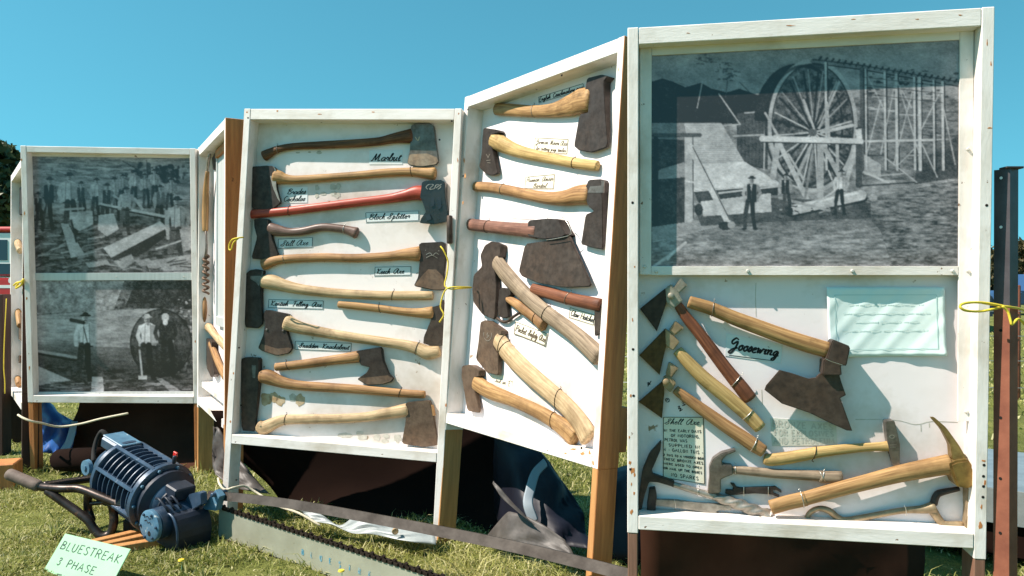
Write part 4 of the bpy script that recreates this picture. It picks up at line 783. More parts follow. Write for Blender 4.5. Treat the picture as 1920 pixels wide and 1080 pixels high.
tube('tie_wire', [P4.L(*D_(x, y), P4.board - .05) - a for x, y in ((420, 108), (470, 100), (520, 82), (500, 30), (485, 15))], .0014, 'wire_bright', t, 5, smoothn=3)
t, a = tool(P4, D_(180, 270), 'broad_axe', 'grey weathered handle axe with long leaf shaped head in the angled case', 'axe')
handle(P4, t, a, hD((220, 195, 24), (260, 250, 27), (330, 325, 27), (420, 404, 28), (510, 470, 30), (580, 530, 34), (630, 578, 36)), 'h_grey', ties=[D_(423, 400)], d=P4.board - .022)
head(P4, t, a, qD((180, 130), (208, 114), (246, 130), (240, 180), (215, 200), (218, 240), (222, 300), (210, 432), (160, 410), (125, 360), (122, 310), (130, 250), (165, 215), (160, 170)), 's_brown', D_(210, 120), D_(175, 420), .034)
t, a = tool(P4, D_(250, 370), 'pocket_axe', 'tiny safety axe with a curved guard beside the leaf shaped axe head', 'hatchet')
handle(P4, t, a, hD((264, 345, 13), (310, 375, 18), (370, 418, 21), (410, 452, 24)), 'h_tan', ties=[D_(380, 428)], rnd=.15)
head(P4, t, a, qD((235, 300), (278, 306), (280, 330), (258, 345), (265, 420), (240, 425), (222, 415), (222, 380)), 's_dark', D_(255, 300), D_(240, 425), .028)
tube('guard', [P4.L(*D_(x, y), P4.board - .012) - a for x, y in ((222, 425), (240, 438), (262, 438), (285, 420), (312, 402))], .006, 's_brown', t, 8, smoothn=3)
t, a = tool(P4, D_(560, 360), 'claw_hatchet', 'smooth red brown handle of a hatchet whose head is tucked behind the right stile', 'hatchet')
handle(P4, t, a, hD((366, 306, 22), (420, 320, 24), (510, 345, 25), (640, 372, 27)), 'h_redbrown', ties=[D_(512, 345)], wire='wire', rnd=.15)
head(P4, t, a, qD((612, 375), (640, 365), (648, 480), (606, 498), (608, 440)), 's_brown', D_(630, 370), D_(625, 495), .02)
t, a = tool(P4, D_(190, 545), 'felling_axe', 'cream handled axe with a round stamped emblem on its head in the angled case', 'axe')
handle(P4, t, a, hD((225, 508, 27), (270, 570, 30), (340, 640, 32), (420, 710, 32), (500, 780, 32), (555, 845, 34), (590, 905, 38)), 'h_pale', ties=[D_(470, 760), D_(240, 530), D_(248, 538)], d=P4.board - .021, rnd=.2)
head(P4, t, a, qD((165, 440), (186, 433), (248, 475), (248, 490), (216, 506), (215, 545), (230, 572), (228, 640), (224, 656), (180, 646), (137, 590), (150, 530)), 's_rust', D_(205, 450), D_(190, 650), .036)
emboss(P4, t, a, [[D_(182 + 16 * math.cos(k), 490 + 26 * math.sin(k)) for k in np.linspace(0, 6.28, 13)], qD((176, 480), (186, 478), (178, 492), (188, 494), (178, 504))], frontd(P4, .036, .85), 's_pale', .0025)
t, a = tool(P4, D_(115, 710), 'felling_axe', 'red tan handled axe with squared rusty head resting near the shelf of the angled case', 'axe')
handle(P4, t, a, hD((136, 685, 27), (190, 720, 28), (280, 755, 25), (380, 800, 26), (450, 840, 28), (500, 875, 33), (535, 908, 34)), 'h_honey', ties=[D_(450, 838)], d=P4.board - .019, rnd=.2)
head(P4, t, a, qD((90, 618), (120, 613), (158, 636), (156, 660), (136, 666), (135, 720), (150, 790), (146, 808), (100, 800), (90, 700), (85, 660)), 's_rust', D_(120, 620), D_(122, 800), .036)

# --- the case with the water wheel photograph
F_, G_, H_, I_ = crop(1170, 480, 3.374), crop(1500, 480, 3.376), crop(1170, 740, 3.177), crop(1500, 740, 3.176)
def hF(*l): return H(F_, *l, sc=3.374)
def hH(*l): return H(H_, *l, sc=3.177)
def hI(*l): return H(I_, *l, sc=3.176)
def qF(*l): return [F_(x, y) for x, y in l]
def qG(*l): return [G_(x, y) for x, y in l]
def qH(*l): return [H_(x, y) for x, y in l]
def qI(*l): return [I_(x, y) for x, y in l]
SG = 'bronze tin opening axes in a slanting row'
for lab, bl, hub, poll, hp, hm, bm_, sm, ties, kn in (
    ('red brown handled hammer backed axe with grey green hub beneath the photograph', ((100, 335), (262, 205), (278, 240), (268, 300), (208, 478)), ((262, 205), (300, 178), (345, 240), (370, 282), (315, 330), (270, 295), (265, 240)), ((310, 205), (357, 138), (402, 186), (345, 240)), hF((338, 305, 28), (400, 395, 34), (470, 480, 37), (560, 600, 40), (650, 720, 42), (740, 830, 46), (800, 905, 44)), 'h_redbrown', 's_dark', 'shell_steel', [F_(710, 795)], (296, 252, 22)),
    ('golden handled hammer backed axe with bronze hub, second below the photograph', ((97, 630), (262, 460), (268, 560), (225, 755)), ((260, 460), (285, 475), (352, 542), (310, 596), (265, 566)), ((285, 470), (325, 410), (380, 454), (318, 505)), hF((338, 598, 34), (420, 688, 41), (520, 785, 45)) + hH((605, 5, 43), (735, 118, 41), (812, 198, 38)), 'h_yellow', 'bronze_dark', 'brass_pale', [H_(735, 132)], None),
    ('pale handled hammer backed axe with round bronze boss, lowest of its slanting row', ((92, 925), (250, 790), (255, 870), (240, 1030)), ((250, 765), (280, 748), (330, 802), (292, 862), (245, 815)), ((262, 748), (285, 670), (344, 710), (300, 770)), hF((325, 845, 28), (395, 898, 33)) + hH((480, 98, 36), (600, 183, 39), (700, 250, 41), (770, 298, 42), (832, 338, 37)), 'h_tan', 'bronze_dark', 'brass_pale', [H_(768, 295)], (265, 795, 24))):
    t, a = tool(P5, F_(*hub[0]), 'shell_axe', lab, 'axe', SG)
    handle(P5, t, a, hp, hm, ties=ties, wire='wire_bright', d=P5.board - .02, rnd=.12)
    head(P5, t, a, qF(*bl), bm_, F_(*hub[0]), F_(*bl[0]), .022, .3, 'blade', soft=False)
    head(P5, t, a, qF(*hub), sm, None, None, .036, name='hub', bev=.004)
    head(P5, t, a, qF(*poll), sm, None, None, .032, name='hammer_poll', bev=.005, d0=P5.board - .004)
    if kn:
        v = P5.L(*F_(kn[0], kn[1]), P5.board - .04) - a; r = kn[2] / 3.374 / 630; lathe('boss', [(v.y - .008, r * .5), (v.y - .006, r * .85), (v.y + .006, r)], sm, t, 14, 1, True, Matrix.Translation((v.x, 0, v.z)))
t, a = tool(P5, G_(200, 640), 'goosewing_axe', 'big goosewing axe with thick honey handle and dark flared blade', 'axe')
handle(P5, t, a, hF((412, 290, 38), (480, 310, 40), (560, 336, 42), (700, 394, 45), (850, 450, 48), (1000, 505, 50), (1150, 555, 52), (1290, 596, 52)), 'h_honey', ties=[F_(560, 335)], wire='wire', d=P5.board - .032, rnd=.12, rmax=.026)
head(P5, t, a, qG((185, 528), (200, 524), (300, 564), (275, 685), (240, 682), (246, 745), (125, 745), (132, 652), (150, 640)), 's_brown', None, None, .05, name='socket', bev=.004, d0=P5.board - .01)
head(P5, t, a, qF((890, 848), (900, 820), (985, 722), (1060, 742), (1170, 778), (1215, 770), (1240, 745)) + qG((245, 742), (262, 800), (290, 880)) + qI((240, 20), (312, 216), (280, 214), (180, 170), (60, 110)) + qF((1000, 935)), 's_brown', G_(190, 740), F_(1150, 1000), .014, .4, 'blade', d0=P5.board - .03, soft=False, dpx=.04)
emboss(P5, t, a, [qG((160, 650), (200, 668), (270, 690))], frontd(P5, .05, 1) - .012, 'wire_bright', .0016, 'tie_wire')
t, a = tool(P5, I_(550, 300), 'hammer', 'cross peen hammer with pale yellow handle drilled with holes', 'hammer')
hp = hH((842, 382, 34), (880, 388, 38), (1000, 372, 38), (1130, 348, 35)) + hI((90, 345, 35), (250, 326, 30), (400, 313, 26), (480, 309, 28), (530, 306, 34))
handle(P5, t, a, hp, 'h_yellow', ties=[H_(1135, 345)], d=P5.board - .016)
head(P5, t, a, qI((505, 155), (556, 150), (575, 220), (592, 300), (592, 440), (580, 466), (562, 440), (530, 340), (512, 250)), 's_grey', I_(530, 155), I_(580, 460), .032, .5)
for x, y in ((905, 379), (958, 374), (1012, 367), (1066, 362)):
    v = P5.L(*H_(x, y), P5.board - .0275) - a; lathe('drilled_hole', [(v.y, .0042), (v.y + .002, .0046)], 'h_brown', t, 10, 1, True, Matrix.Translation((v.x, 0, v.z)))
emboss(P5, t, a, [[I_(548 + 14 * math.cos(k), 250 + 10 * math.sin(k)) for k in np.linspace(0, 6.28, 9)], qI((535, 300), (575, 298)), qI((535, 312), (572, 312))], frontd(P5, .032, .9), 's_pale', .002)
t, a = tool(P5, H_(560, 450), 'hammer', 'grey brown hammer with hooked claw curling over its head', 'hammer')
handle(P5, t, a, hH((630, 448, 22), (720, 453, 26), (900, 470, 28), (1080, 480, 30), (1180, 485, 33)) + hI((130, 490, 36), (248, 492, 38)), 'h_grey', ties=[H_(668, 450), H_(1180, 485), I_(132, 488)], wire='wire_bright', rnd=.1)
head(P5, t, a, qH((510, 490), (508, 430), (530, 380), (580, 345), (660, 324), (666, 335), (610, 358), (582, 388), (585, 412), (645, 420), (648, 472), (600, 490), (576, 502), (576, 582), (500, 586), (504, 540)), 's_grey', None, None, .03, bev=.003)
t, a = tool(P5, I_(940, 450), 'pickaxe', 'bronze pick with curved spike and thick golden handle', 'pickaxe')
handle(P5, t, a, hH((875, 672, 46), (980, 642, 46), (1080, 620, 46)) + hI((20, 622, 44), (200, 572, 46), (400, 520, 49), (600, 470, 54), (800, 430, 60), (890, 415, 64)), 'h_honey', ties=[H_(1060, 622)], wire='wire_bright', d=P5.board - .034, rmax=.027, rnd=.1)
head(P5, t, a, qI((860, 392), (900, 375), (970, 364), (1005, 420), (1012, 530), (960, 535), (905, 525), (880, 470)), 'bronze', None, None, .062, name='eye', bev=.006)
head(P5, t, a, qI((768, 130), (792, 130), (860, 190), (930, 290), (975, 372), (890, 378), (880, 290), (830, 200)), 'bronze', I_(930, 350), I_(780, 130), .034, .3, 'pick_spike', bev=.005, d0=P5.board - .012)
head(P5, t, a, qI((985, 538), (1028, 556), (1036, 700), (1032, 780), (1010, 822), (976, 790), (986, 680)), 'brass_pale', I_(1005, 540), I_(1010, 820), .04, .6, 'adze_blade', bev=.004)
head(P5, t, a, qI((1000, 400), (1024, 420), (1034, 480), (1028, 535), (1008, 530), (1010, 470)), 'bronze_dark', None, None, .03, name='eye_lug', bev=.003)
t, a = tool(P5, H_(140, 500), 'prospecting_pick', 'rusty hand pick with long curved point and twisted grip', 'pick')
head(P5, t, a, qH((222, 275), (218, 330), (188, 400), (166, 450), (172, 474), (205, 486), (300, 518), (300, 552), (200, 522), (150, 520), (122, 600), (102, 700), (80, 702), (95, 560), (110, 450), (152, 350)), 's_brown', None, None, .022, bev=.003)
handle(P5, t, a, hH((290, 533, 17), (360, 553, 19), (440, 578, 20), (545, 606, 23)), 's_pale', name='shaft', ties=[H_(440, 578)], wire='wire_bright')
cl = crom([(H_(x, y)[0], H_(x, y)[1], w_) for x, y, w_ in ((530, 603, 26), (620, 632, 33), (700, 660, 36), (780, 690, 36), (870, 716, 34))], 12)
def twisted(cl):
    vs, fs, sg = [], [], 20
    for i, (x, y, w_) in enumerate(cl):
        c = P5.L(x, y, P5.board - .014) - a; r = w_ / 3.177 / 630; q0, q1 = cl[max(0, i - 1)], cl[min(len(cl) - 1, i + 1)]; T = P5.L(q1[0], q1[1], .06) - P5.L(q0[0], q0[1], .06); T.normalize(); N = Vector((0, 1, 0)); B = T.cross(N)
        for k in range(sg):
            th = 2 * math.pi * k / sg; rr = r * (.90 + .15 * math.cos(3 * th - i * .55)); vs.append(c + B * rr * math.cos(th) + N * rr * .85 * math.sin(th))
    for i in range(len(cl) - 1):
        for k in range(sg): fs.append((i * sg + k, i * sg + (k + 1) % sg, (i + 1) * sg + (k + 1) % sg, (i + 1) * sg + k))
    fs += [tuple(range(sg)), tuple((len(cl) - 1) * sg + k for k in range(sg))[::-1]]
    mesh('twisted_grip', vs, fs, 's_pale', t, True)
twisted(cl)
t, a = tool(P5, H_(190, 640), 'nail_puller', 'small iron bar tool with T head and forked end lying on the shelf', 'pry bar')
head(P5, t, a, qH((150, 560), (186, 556), (196, 610), (190, 640), (188, 706), (135, 710), (138, 650), (145, 600)), 's_dark', None, None, .024, name='head', bev=.003)
head(P5, t, a, qH((185, 628), (310, 632), (420, 650), (530, 655), (640, 664), (640, 692), (570, 690), (548, 702), (575, 715), (640, 720), (640, 742), (560, 736), (500, 706), (400, 690), (300, 676), (185, 664)), 's_pale', None, None, .014, name='forked_bar', bev=.002, d0=P5.board - .004)
tube('tie_wire', [P5.L(*H_(x, y), P5.board - .02) - a for x, y in ((300, 626), (305, 650), (304, 680))], .0013, 'wire_bright', t, 5, smoothn=2)
t, a = tool(P5, H_(770, 575), 'spanner', 'small black open ended spanner above the twisted grip', 'spanner')
head(P5, t, a, qH((636, 534), (660, 536), (672, 556), (700, 562), (790, 558), (880, 556), (905, 553), (942, 578), (940, 592), (910, 572), (888, 575), (900, 596), (930, 606), (925, 618), (880, 600), (780, 594), (700, 600), (640, 606), (606, 598), (610, 572), (650, 575), (654, 558)), 's_dark', None, None, .012, bev=.002, name='body')
for x in (714, 860): tube('tie_wire', [P5.L(*H_(x, y), P5.board - .0145) - a for y in (550, 575, 604)], .0012, 'wire_bright', t, 5)
t, a = tool(P5, I_(600, 690), 'hook_tool', 'brassy hooked bar with forked jaw lying on the shelf under the pick', 'hook')
def hook_rod(nm, l, m_): handle(P5, t, a, hI(*l), m_, name=nm, d=P5.board - .012, thick=.9, rnd=.3, seg=10)
hook_rod('hooked_rod', ((35, 748, 17), (60, 702, 18), (110, 678, 18), (170, 690, 20), (220, 730, 20), (270, 750, 22), (400, 727, 20), (600, 691, 20), (720, 684, 26), (795, 672, 40)), 'brass_pale')
hook_rod('lower_jaw', ((790, 690, 28), (828, 745, 24), (862, 772, 22), (962, 772, 20)), 'brass_pale'); hook_rod('upper_jaw', ((795, 650, 26), (812, 602, 24), (842, 582, 22), (945, 560, 15)), 's_dark')
tube('tie_wire', [P5.L(*I_(x, y), P5.board - .026) - a for x, y in ((622, 662), (632, 685), (632, 720))], .0013, 'wire_bright', t, 5, smoothn=2)

# --- paper labels
bd = (.0021, .003)
card(P3, qA((893, 302), (1097, 300), (1095, 387), (891, 388)), 'plain white card lettered in bold black script below the topmost axe', [('Marbut', .07, .93, .25, .52)], pen=.0042)
card(P3, qA((357, 530), (513, 524), (512, 622), (353, 626)), 'white two line card below the pale hickory handled axe', [('Brades', .2, .92, .56, .34), ('Cockaloo', .06, .9, .12, .32)], pen=.003)
card(P3, qA((866, 680), (1200, 668), (1197, 735), (870, 746)), 'bordered card naming the splitter, below its black head', [('Block', .06, .36, .3, .5), ('Splitter', .4, .82, .3, .5)], border=bd, pen=.003)
card(P3, qA((330, 842), (548, 832), (545, 897), (328, 907)), 'bordered card below the short mauve handle', [('Still', .08, .44, .26, .5), ('Axe', .52, .86, .26, .5)], border=bd, pen=.0026)
card(P3, qA((924, 1014), (1152, 1010), (1150, 1070), (921, 1075)), 'bordered card left of the black head with rust brown blade', [('Keech', .05, .42, .26, .5), ('Axe', .5, .8, .26, .5)], border=bd, pen=.003)
card(P3, qB((236, 228), (533, 236), (530, 286), (233, 278)), 'bordered card under the pale straight axe handle', [('Kentish', .04, .36, .3, .5), ('Felling', .44, .72, .3, .5), ('Axe', .78, .96, .3, .5)], border=bd, pen=.003)
card(P3, qB((378, 450), (682, 462), (679, 513), (374, 500)), 'bordered card below the riveted axe head', [('Snedden', .07, .42, .28, .48), ('Knockabout', .48, .95, .28, .48)], border=bd, pen=.0032)
card(P4, qC((448, 330), (664, 264), (668, 300), (452, 362)), 'bordered card tucked above the honey handled side axe', [('English', .02, .28, .25, .55), ('Coachmakers', .33, .8, .25, .55), ('axe', .83, .97, .25, .55)], border=bd, pen=.0034)
card(P4, qC((434, 520), (593, 527), (586, 603), (430, 588)), 'two line card above the yellow ash handle', [('German', .04, .42, .55, .3), ('Miners', .48, .74, .55, .3), ('Axe', .77, .97, .55, .3), ('for cutting prop timber', .06, .95, .14, .24)], 'card_cream', 'ink_brown', .002, bd)
card(P4, qC((390, 705), (529, 692), (523, 767), (385, 764)), 'bordered two line card above the long bearded axe', [('Russian', .05, .5, .55, .32), ('Amoor', .58, .95, .55, .32), ('Bardail', .3, .75, .12, .3)], 'card_cream', 'ink_brown', .0022, bd)
card(P4, qC((330, 852), (496, 860), (490, 912), (324, 902)), 'blank white card above the red brown broad axe handle', (), 'board_paint')
card(P4, qD((297, 435), (428, 486), (418, 540), (290, 490)), 'cream card hanging under the tiny safety axe', [('Pocket', .04, .36, .3, .45), ('Safety', .42, .72, .3, .45), ('Axe', .76, .97, .3, .45)], 'card_cream', 'ink_brown', .0028, bd, curl=.006)
card(P4, qD((515, 378), (618, 410), (612, 456), (510, 424)), 'cream card below the smooth red brown handle', [('Claw', .06, .4, .28, .5), ('Hatchet', .46, .98, .28, .5)], 'card_cream', 'ink', .003, bd)
card(P4, qD((196, 652), (286, 660), (280, 720), (190, 686)), 'small faded card under the axe head with a round emblem', [('Jack an "E"', .2, .95, .3, .35)], 'card_cream', 'ink_brown', .002)
card(P5, qF((648, 490), (1006, 558), (990, 680), (640, 632)), 'white strip lettered Goosewing in large black script', [('Goosewing', .05, .93, .34, .52)], pen=.0046)
card(P5, qF((664, 625), (938, 660), (937, 664), (664, 629)), 'thin ruled underline below the Goosewing lettering', (), 'ink', lift=.0022, name='ruled_line', cat='ruled line')
card(P5, qH((231, 131), (476, 131), (484, 536), (230, 496)), 'tall bordered card of hand printed text about shell axes', [('Shell Axe', .04, .88, .88, .085, False), ('IN THE EARLY DAYS', .03, .94, .76, .038), ('OF MOTORING,', .2, .9, .68, .044), ('PETROL WAS', .05, .6, .605, .044), ('SUPPLIED IN', .14, .9, .525, .044), ('4 - GALLON TINS -', .03, .98, .445, .048), ('2 TINS TO A WOODEN BOX', .02, .98, .365, .032), ('THESE BRONZE AXES', .03, .97, .295, .038), ('WERE USED TO OPEN', .03, .94, .225, .032), ('OR NAIL UP THE BOXES', .03, .94, .15, .034), ('NO SPARKS', .2, .86, .05, .052)], 'card_cream', 'ink', .0017, (.0018, .002), block=True)
card(P5, [H_(872, 138), I_(215, 168), I_(222, 300), H_(882, 306)], 'faded grey card with ghostly hand lettering beneath the goosewing blade', [('BRONZE AXES', .03, .97, .68, .24), ('FOR EXPLOSIVES', .05, .97, .38, .22), ('AND PETROLEUM', .03, .97, .08, .22)], 'card_faded', 'ink_faint', .004, block=True)
def notice(): return card(P5, qG((165, 198), (908, 198), (921, 630), (178, 640)), 'pale blue typed notice with ruled border, curling off the board', (), 'notice', 'ink_pale', .0016, (.0018, .022), curl=.018, name='paper_notice', cat='notice', lift=.004, extra=typed_lines())
def typed_lines():
    L = []
    for r, (x0, x1) in enumerate(((.19, .82), (.14, .88), (.24, .79), (.13, .87))):
        x = x0
        while x < x1:
            if random.random() < .84: yb = .74 - r * .125; L.append([(x, yb), (x + random.uniform(.001, .005), yb + random.uniform(.014, .026))])
            x += .0095
    return L
notice()
def stains(p, t, spots, m, d=None):
    for (x, y), rx, ry in spots:
        n = 14; ol = []
        for k in range(n):
            th = 2 * math.pi * k / n; r = random.uniform(.7, 1.15); q = p.L(x + rx * r * math.cos(th), y + ry * r * math.sin(th), p.board); ol.append((q.x, q.z))
        prism('glue_stain', ol, p.board - .0012, p.board - .0004, m, t, 0)
stains(P3, c3, [(A_(572, 530), 5, 5), (A_(570, 578), 4, 6), (A_(610, 565), 7, 3.5), (A_(672, 525), 7, 6), (A_(700, 523), 6, 6), (A_(675, 565), 6, 5), (A_(695, 575), 6, 6), (A_(455, 315), 4, 2), (A_(525, 312), 3, 2), (A_(585, 315), 5, 4)], 'glue_grey')
stains(P3, c3, [(B_(225, 760), 12, 13), (B_(265, 755), 9, 11), (B_(300, 770), 10, 10), (B_(405, 770), 9, 12)], 'glue_stain')
stains(P3, c3, [(B_(370, 755), 9, 8), (B_(725, 945), 8, 5), (B_(740, 965), 11, 6), (B_(815, 965), 7, 7), (B_(865, 960), 7, 5), (B_(860, 985), 8, 4), (B_(925, 972), 8, 8), (B_(640, 955), 16, 5)], 'glue_grey')
for l_ in ([[D_(503 + 8 * math.cos(k), 620 + 18 * math.sin(k)) for k in np.linspace(0, 6.2, 11)], [D_(540 + 8 * math.cos(k), 628 + 9 * math.sin(k)) for k in np.linspace(0, 6.2, 9)], [D_(572 + 7 * math.cos(k), 640 + 16 * math.sin(k)) for k in np.linspace(0, 6.2, 9)]]): emboss(P4, c4, Vector((0, 0, 0)), [l_], P4.board - .0006, 'ink_pale', .004, 'faint_mark')

def marks(ls, dep, m, w_, name):
    for l in ls: emboss(P5, c5, Vector((0, 0, 0)), [l], dep, m, w_, name)
marks([qF((835, 170), (832, 260), (836, 385)), qH((820, -30), (824, 60))], P5.board - .0005, 'glue_grey', .0016, 'board_seam')
marks([qI((330, 148), (560, 150), (690, 178), (780, 160), (940, 165)), qI((720, 180), (722, 220)), qI((770, 170), (771, 196))], P5.board - .0005, 'glue_grey', .0022, 'paint_edge')
marks([[F_(275 + 12 * math.cos(k), 912 + 12 * math.sin(k)) for k in np.linspace(0, 6.2, 9)], qF((268, 915), (280, 905)), qF((365, 925), (385, 920), (372, 935), (388, 940), (368, 948)), qF((340, 955), (352, 950), (345, 968), (360, 962), (352, 982), (370, 970)), qF((145, 805), (158, 800), (150, 815), (168, 810)), qF((150, 825), (172, 790))], P5.board - .0006, 'ink', .0022, 'scribbled_mark')
# ------------------------------------------------------------------ tools in the two oblique cases
def rod(p, t, a, pts, m, name, d=None, ratio=.8):   # pts in panel metres (u, w, r)
    d = p.board - .018 if d is None else d
    return tube(name, [Vector((u, d, w)) - a for u, w, r in pts], [r for _, _, r in pts], m, t, 10, ratio, (0, 1, 0), smoothn=4)
def ptool(p, u, w, name, label, cat):
    a = Vector((u, p.board - .018, w)); return thing(name, label, cat, p.M @ Matrix.Translation(a)), a
def outl(t, a, p, pts, m, th, name='head', d0=None):
    back = (p.board - .001 if d0 is None else d0); prism(name, smooth_poly([(u - a.x, w - a.z) for u, w in pts]), back - th - a.y, back - a.y, m, t, .002)
def u2(px, py, d=.035): q = P2.L(px, py, d); return q.x, q.z
# pale glazed sheet on the board of the oblique case
w0 = P2.L(410, 600, .07).z
mesh('glazed_sheet', [(.30, .066, w0 + .02), (.90, .066, w0 + .02), (.90, .066, 1.40), (.30, .066, 1.40)], [(0, 1, 2, 3)], 'alu', c2)
box('glazing_strip', .29, .905, .058, .0795, w0 - .03, w0 + .02, 'alu', c2, .001); box('glazing_strip', .28, .30, .058, .0795, w0 - .03, 1.42, 'alu', c2, .001); box('glazing_strip', .30, .905, .05, .0795, 1.40, 1.44, 'brown_wood', c2, .001)
t, a = ptool(P2, .14, 1.10, 'draw_knife', 'tan wooden tool handle standing upright inside the oblique case', 'tool')
rod(P2, t, a, [(*u2(385, 432), .020), (*u2(385, 400), .024), (*u2(386, 360), .021), (*u2(389, 322), .014)], 'h_honey', 'handle', .035); rod(P2, t, a, [(*u2(389, 322), .009), (*u2(391, 300), .012), (*u2(394, 290), .008)], 's_pale', 'ferrule', .035)
outl(t, a, P2, [u2(388, 318), u2(386, 296), u2(392, 284), u2(398, 292), u2(396, 316)], 's_dark', .012)
t, a = ptool(P2, .14, .86, 'auger', 'rusty twisted iron tool below the tan handle in the oblique case', 'tool')
rod(P2, t, a, [(*u2(386, 434), .008), (*u2(387, 470), .010), (*u2(384, 490), .014), (*u2(386, 520), .010)], 's_grey', 'shank', .035)
C = [];
for k in range(50): C.append(Vector((*[u2(386, 482)[0] + .016 * math.cos(k * .8)], .035 + .016 * math.sin(k * .8), u2(386, 478)[1] - k * .0046)) - a)
tube('twist', C, .007, 's_rust', t, 6)
rod(P2, t, a, [(*u2(382, 540), .014), (*u2(384, 580), .016), (*u2(383, 603), .012)], 'h_tan', 'handle', .035)
t, a = ptool(P2, .3, .55, 'felling_axe', 'pale curved axe handle slanting below the glazed sheet in the oblique case', 'axe')
rod(P2, t, a, [(*u2(380, 613), .030), (*u2(386, 615), .026), (*u2(394, 626), .022), (*u2(406, 640), .023), (*u2(418, 652), .025)], 'h_pale', 'handle', .055)
t, a = ptool(P2, .25, .36, 'felling_axe', 'axe with narrow dark head above the inner shelf of the oblique case', 'axe')
rod(P2, t, a, [(*u2(389, 645), .022), (*u2(395, 662), .022), (*u2(404, 685), .022), (*u2(416, 708), .024)], 'h_tan', 'handle', .055); outl(t, a, P2, [u2(380, 633), u2(394, 640), u2(393, 660), u2(398, 702), u2(392, 708), u2(384, 690)], 's_brown', .034)
def u0(px, py, d=.06): q = P0.L(px, py, d); return q.x, q.z
t, a = ptool(P0, .3, 1.0, 'felling_axe', 'pale axe handle knob showing past the edge of the half hidden case', 'axe')
rod(P0, t, a, [(*u0(33, 415), .022), (*u0(34, 430), .036), (*u0(38, 450), .03), (*u0(44, 470), .024)], 'h_pale', 'handle', .04); outl(t, a, P0, [u0(36, 352), u0(48, 350), u0(48, 400), u0(38, 404)], 's_dark', .03)
t, a = ptool(P0, .3, .62, 'hatchet', 'orange handled hatchet in the half hidden case below its pale knobbed axe', 'hatchet')
rod(P0, t, a, [(*u0(34, 545), .028), (*u0(35, 562), .03), (*u0(38, 580), .026), (*u0(42, 610), .022)], 'h_honey', 'handle', .045); outl(t, a, P0, [u0(33, 586), u0(44, 586), u0(44, 640), u0(35, 634)], 's_rust', .03)
t, a = ptool(P0, .3, .3, 'felling_axe', 'lowest axe showing in the half hidden case', 'axe')
rod(P0, t, a, [(*u0(31, 672), .026), (*u0(34, 690), .028), (*u0(40, 720), .024)], 'h_tan', 'handle', .045); outl(t, a, P0, [u0(32, 668), u0(40, 666), u0(40, 680), u0(33, 682)], 's_rust', .03)

# ------------------------------------------------------------------ electric motor of the chain saw, lying on slats
mA, mB = at(212, 874, 3.60), at(370, 975, 3.27)
ex = (mB - mA).normalized(); ey = Vector((0, 0, 1)).cross(ex).normalized(); ez = ex.cross(ey)     # ey points away from the camera
MM = Matrix.Translation(mA) @ Matrix((ex, ey, ez)).transposed().to_4x4(); LM = (mB - mA).length
motor = thing('saw_motor', 'blue grey finned electric saw motor lying on slats beside the green sign', 'motor', MM)
x0, x1 = .15 * LM, .60 * LM; R0 = .155; XNp = LM * .86
lathe('drum', [(x0 - .01, .10), (x0, .12), (x1, .12), (x1 + .01, .10)], 'motor_dark', motor, 40)
for xx, w_ in ((x0, .026), (x1, .03)): lathe('end_rim', [(xx - w_ / 2, .13), (xx - w_ / 2, R0 - .004), (xx - w_ / 2 + .004, R0 + .002), (xx + w_ / 2 - .004, R0 + .002), (xx + w_ / 2, R0 - .004), (xx + w_ / 2, .13)], 'motor_blue', motor, 48)
for k in range(7):
    xx = x0 + (x1 - x0) * (k + 1) / 8; lathe('cooling_fin', [(xx - .003, .115), (xx - .0022, R0 - .008), (xx + .0022, R0 - .008), (xx + .003, .115)], 'motor_blue', motor, 48)
for k in range(8):
    th = math.radians(22 + 45 * k); r = box('rib', x0, x1, -.008, .008, .112, R0 + .003, 'motor_blue', motor, .002)
    r.matrix_basis = Matrix.Rotation(th, 4, 'X')
lathe('near_flange', [(x1 + .015, .135), (x1 + .045, .137), (x1 + .055, .125), (x1 + .075, .09), (x1 + .10, .085)], 'motor_dark', motor, 40)
lathe('gear_dome', [(x1 + .04, .11), (x1 + .08, .10), (x1 + .105, .075), (x1 + .113, .035), (x1 + .115, .0)], 'motor_blue', motor, 32)
lathe('far_bell', [(-.02, .055), (-.012, .09), (.02, .10), (x0 - .03, .125), (x0 - .012, .15)], 'motor_blue', motor, 40)
for k in range(10):
    th = 2 * math.pi * k / 10; lathe('rim_bolt', [(x1 + .015, .008), (x1 + .023, .0075), (x1 + .024, .005)], 'motor_plate', motor, 6, 0, True, Matrix.Translation((0, .143 * math.cos(th), .143 * math.sin(th))))
for k in range(3): tube('oil_pipe' if k else 'grease_pipe', [(x1 + .10, -.10 + .03 * k, .06 - .01 * k), (x1 + .15, -.12 + .03 * k, .08), (x1 + .2, -.11 + .03 * k, .05), (XNp, -.09 + .03 * k, .03)], .005, 'motor_dark', motor, 6, smoothn=4)
# terminal box on top at the far end
bx = box('terminal_box', -.04, x0 + .03, -.055, .055, .09, .145, 'motor_blue', motor, .01); lid = box('lid', -.035, x0 + .025, -.05, .05, .1455, .153, 'motor_plate', bx, .003)
tube('cable', [(-.04, -.02, .13), (-.075, -.03, .15), (-.09, -.04, .11), (-.07, -.06, .06), (-.03, -.08, .03)], .011, 'rubber', motor, 8, smoothn=5)
lathe('end_knob', [(-.03, .0), (-.03, .012), (-.024, .012), (-.024, .034), (-.006, .036), (0, .02)], 'motor_plate', motor, 20, 1, True, Matrix.Translation((.0, -.11, .02)))
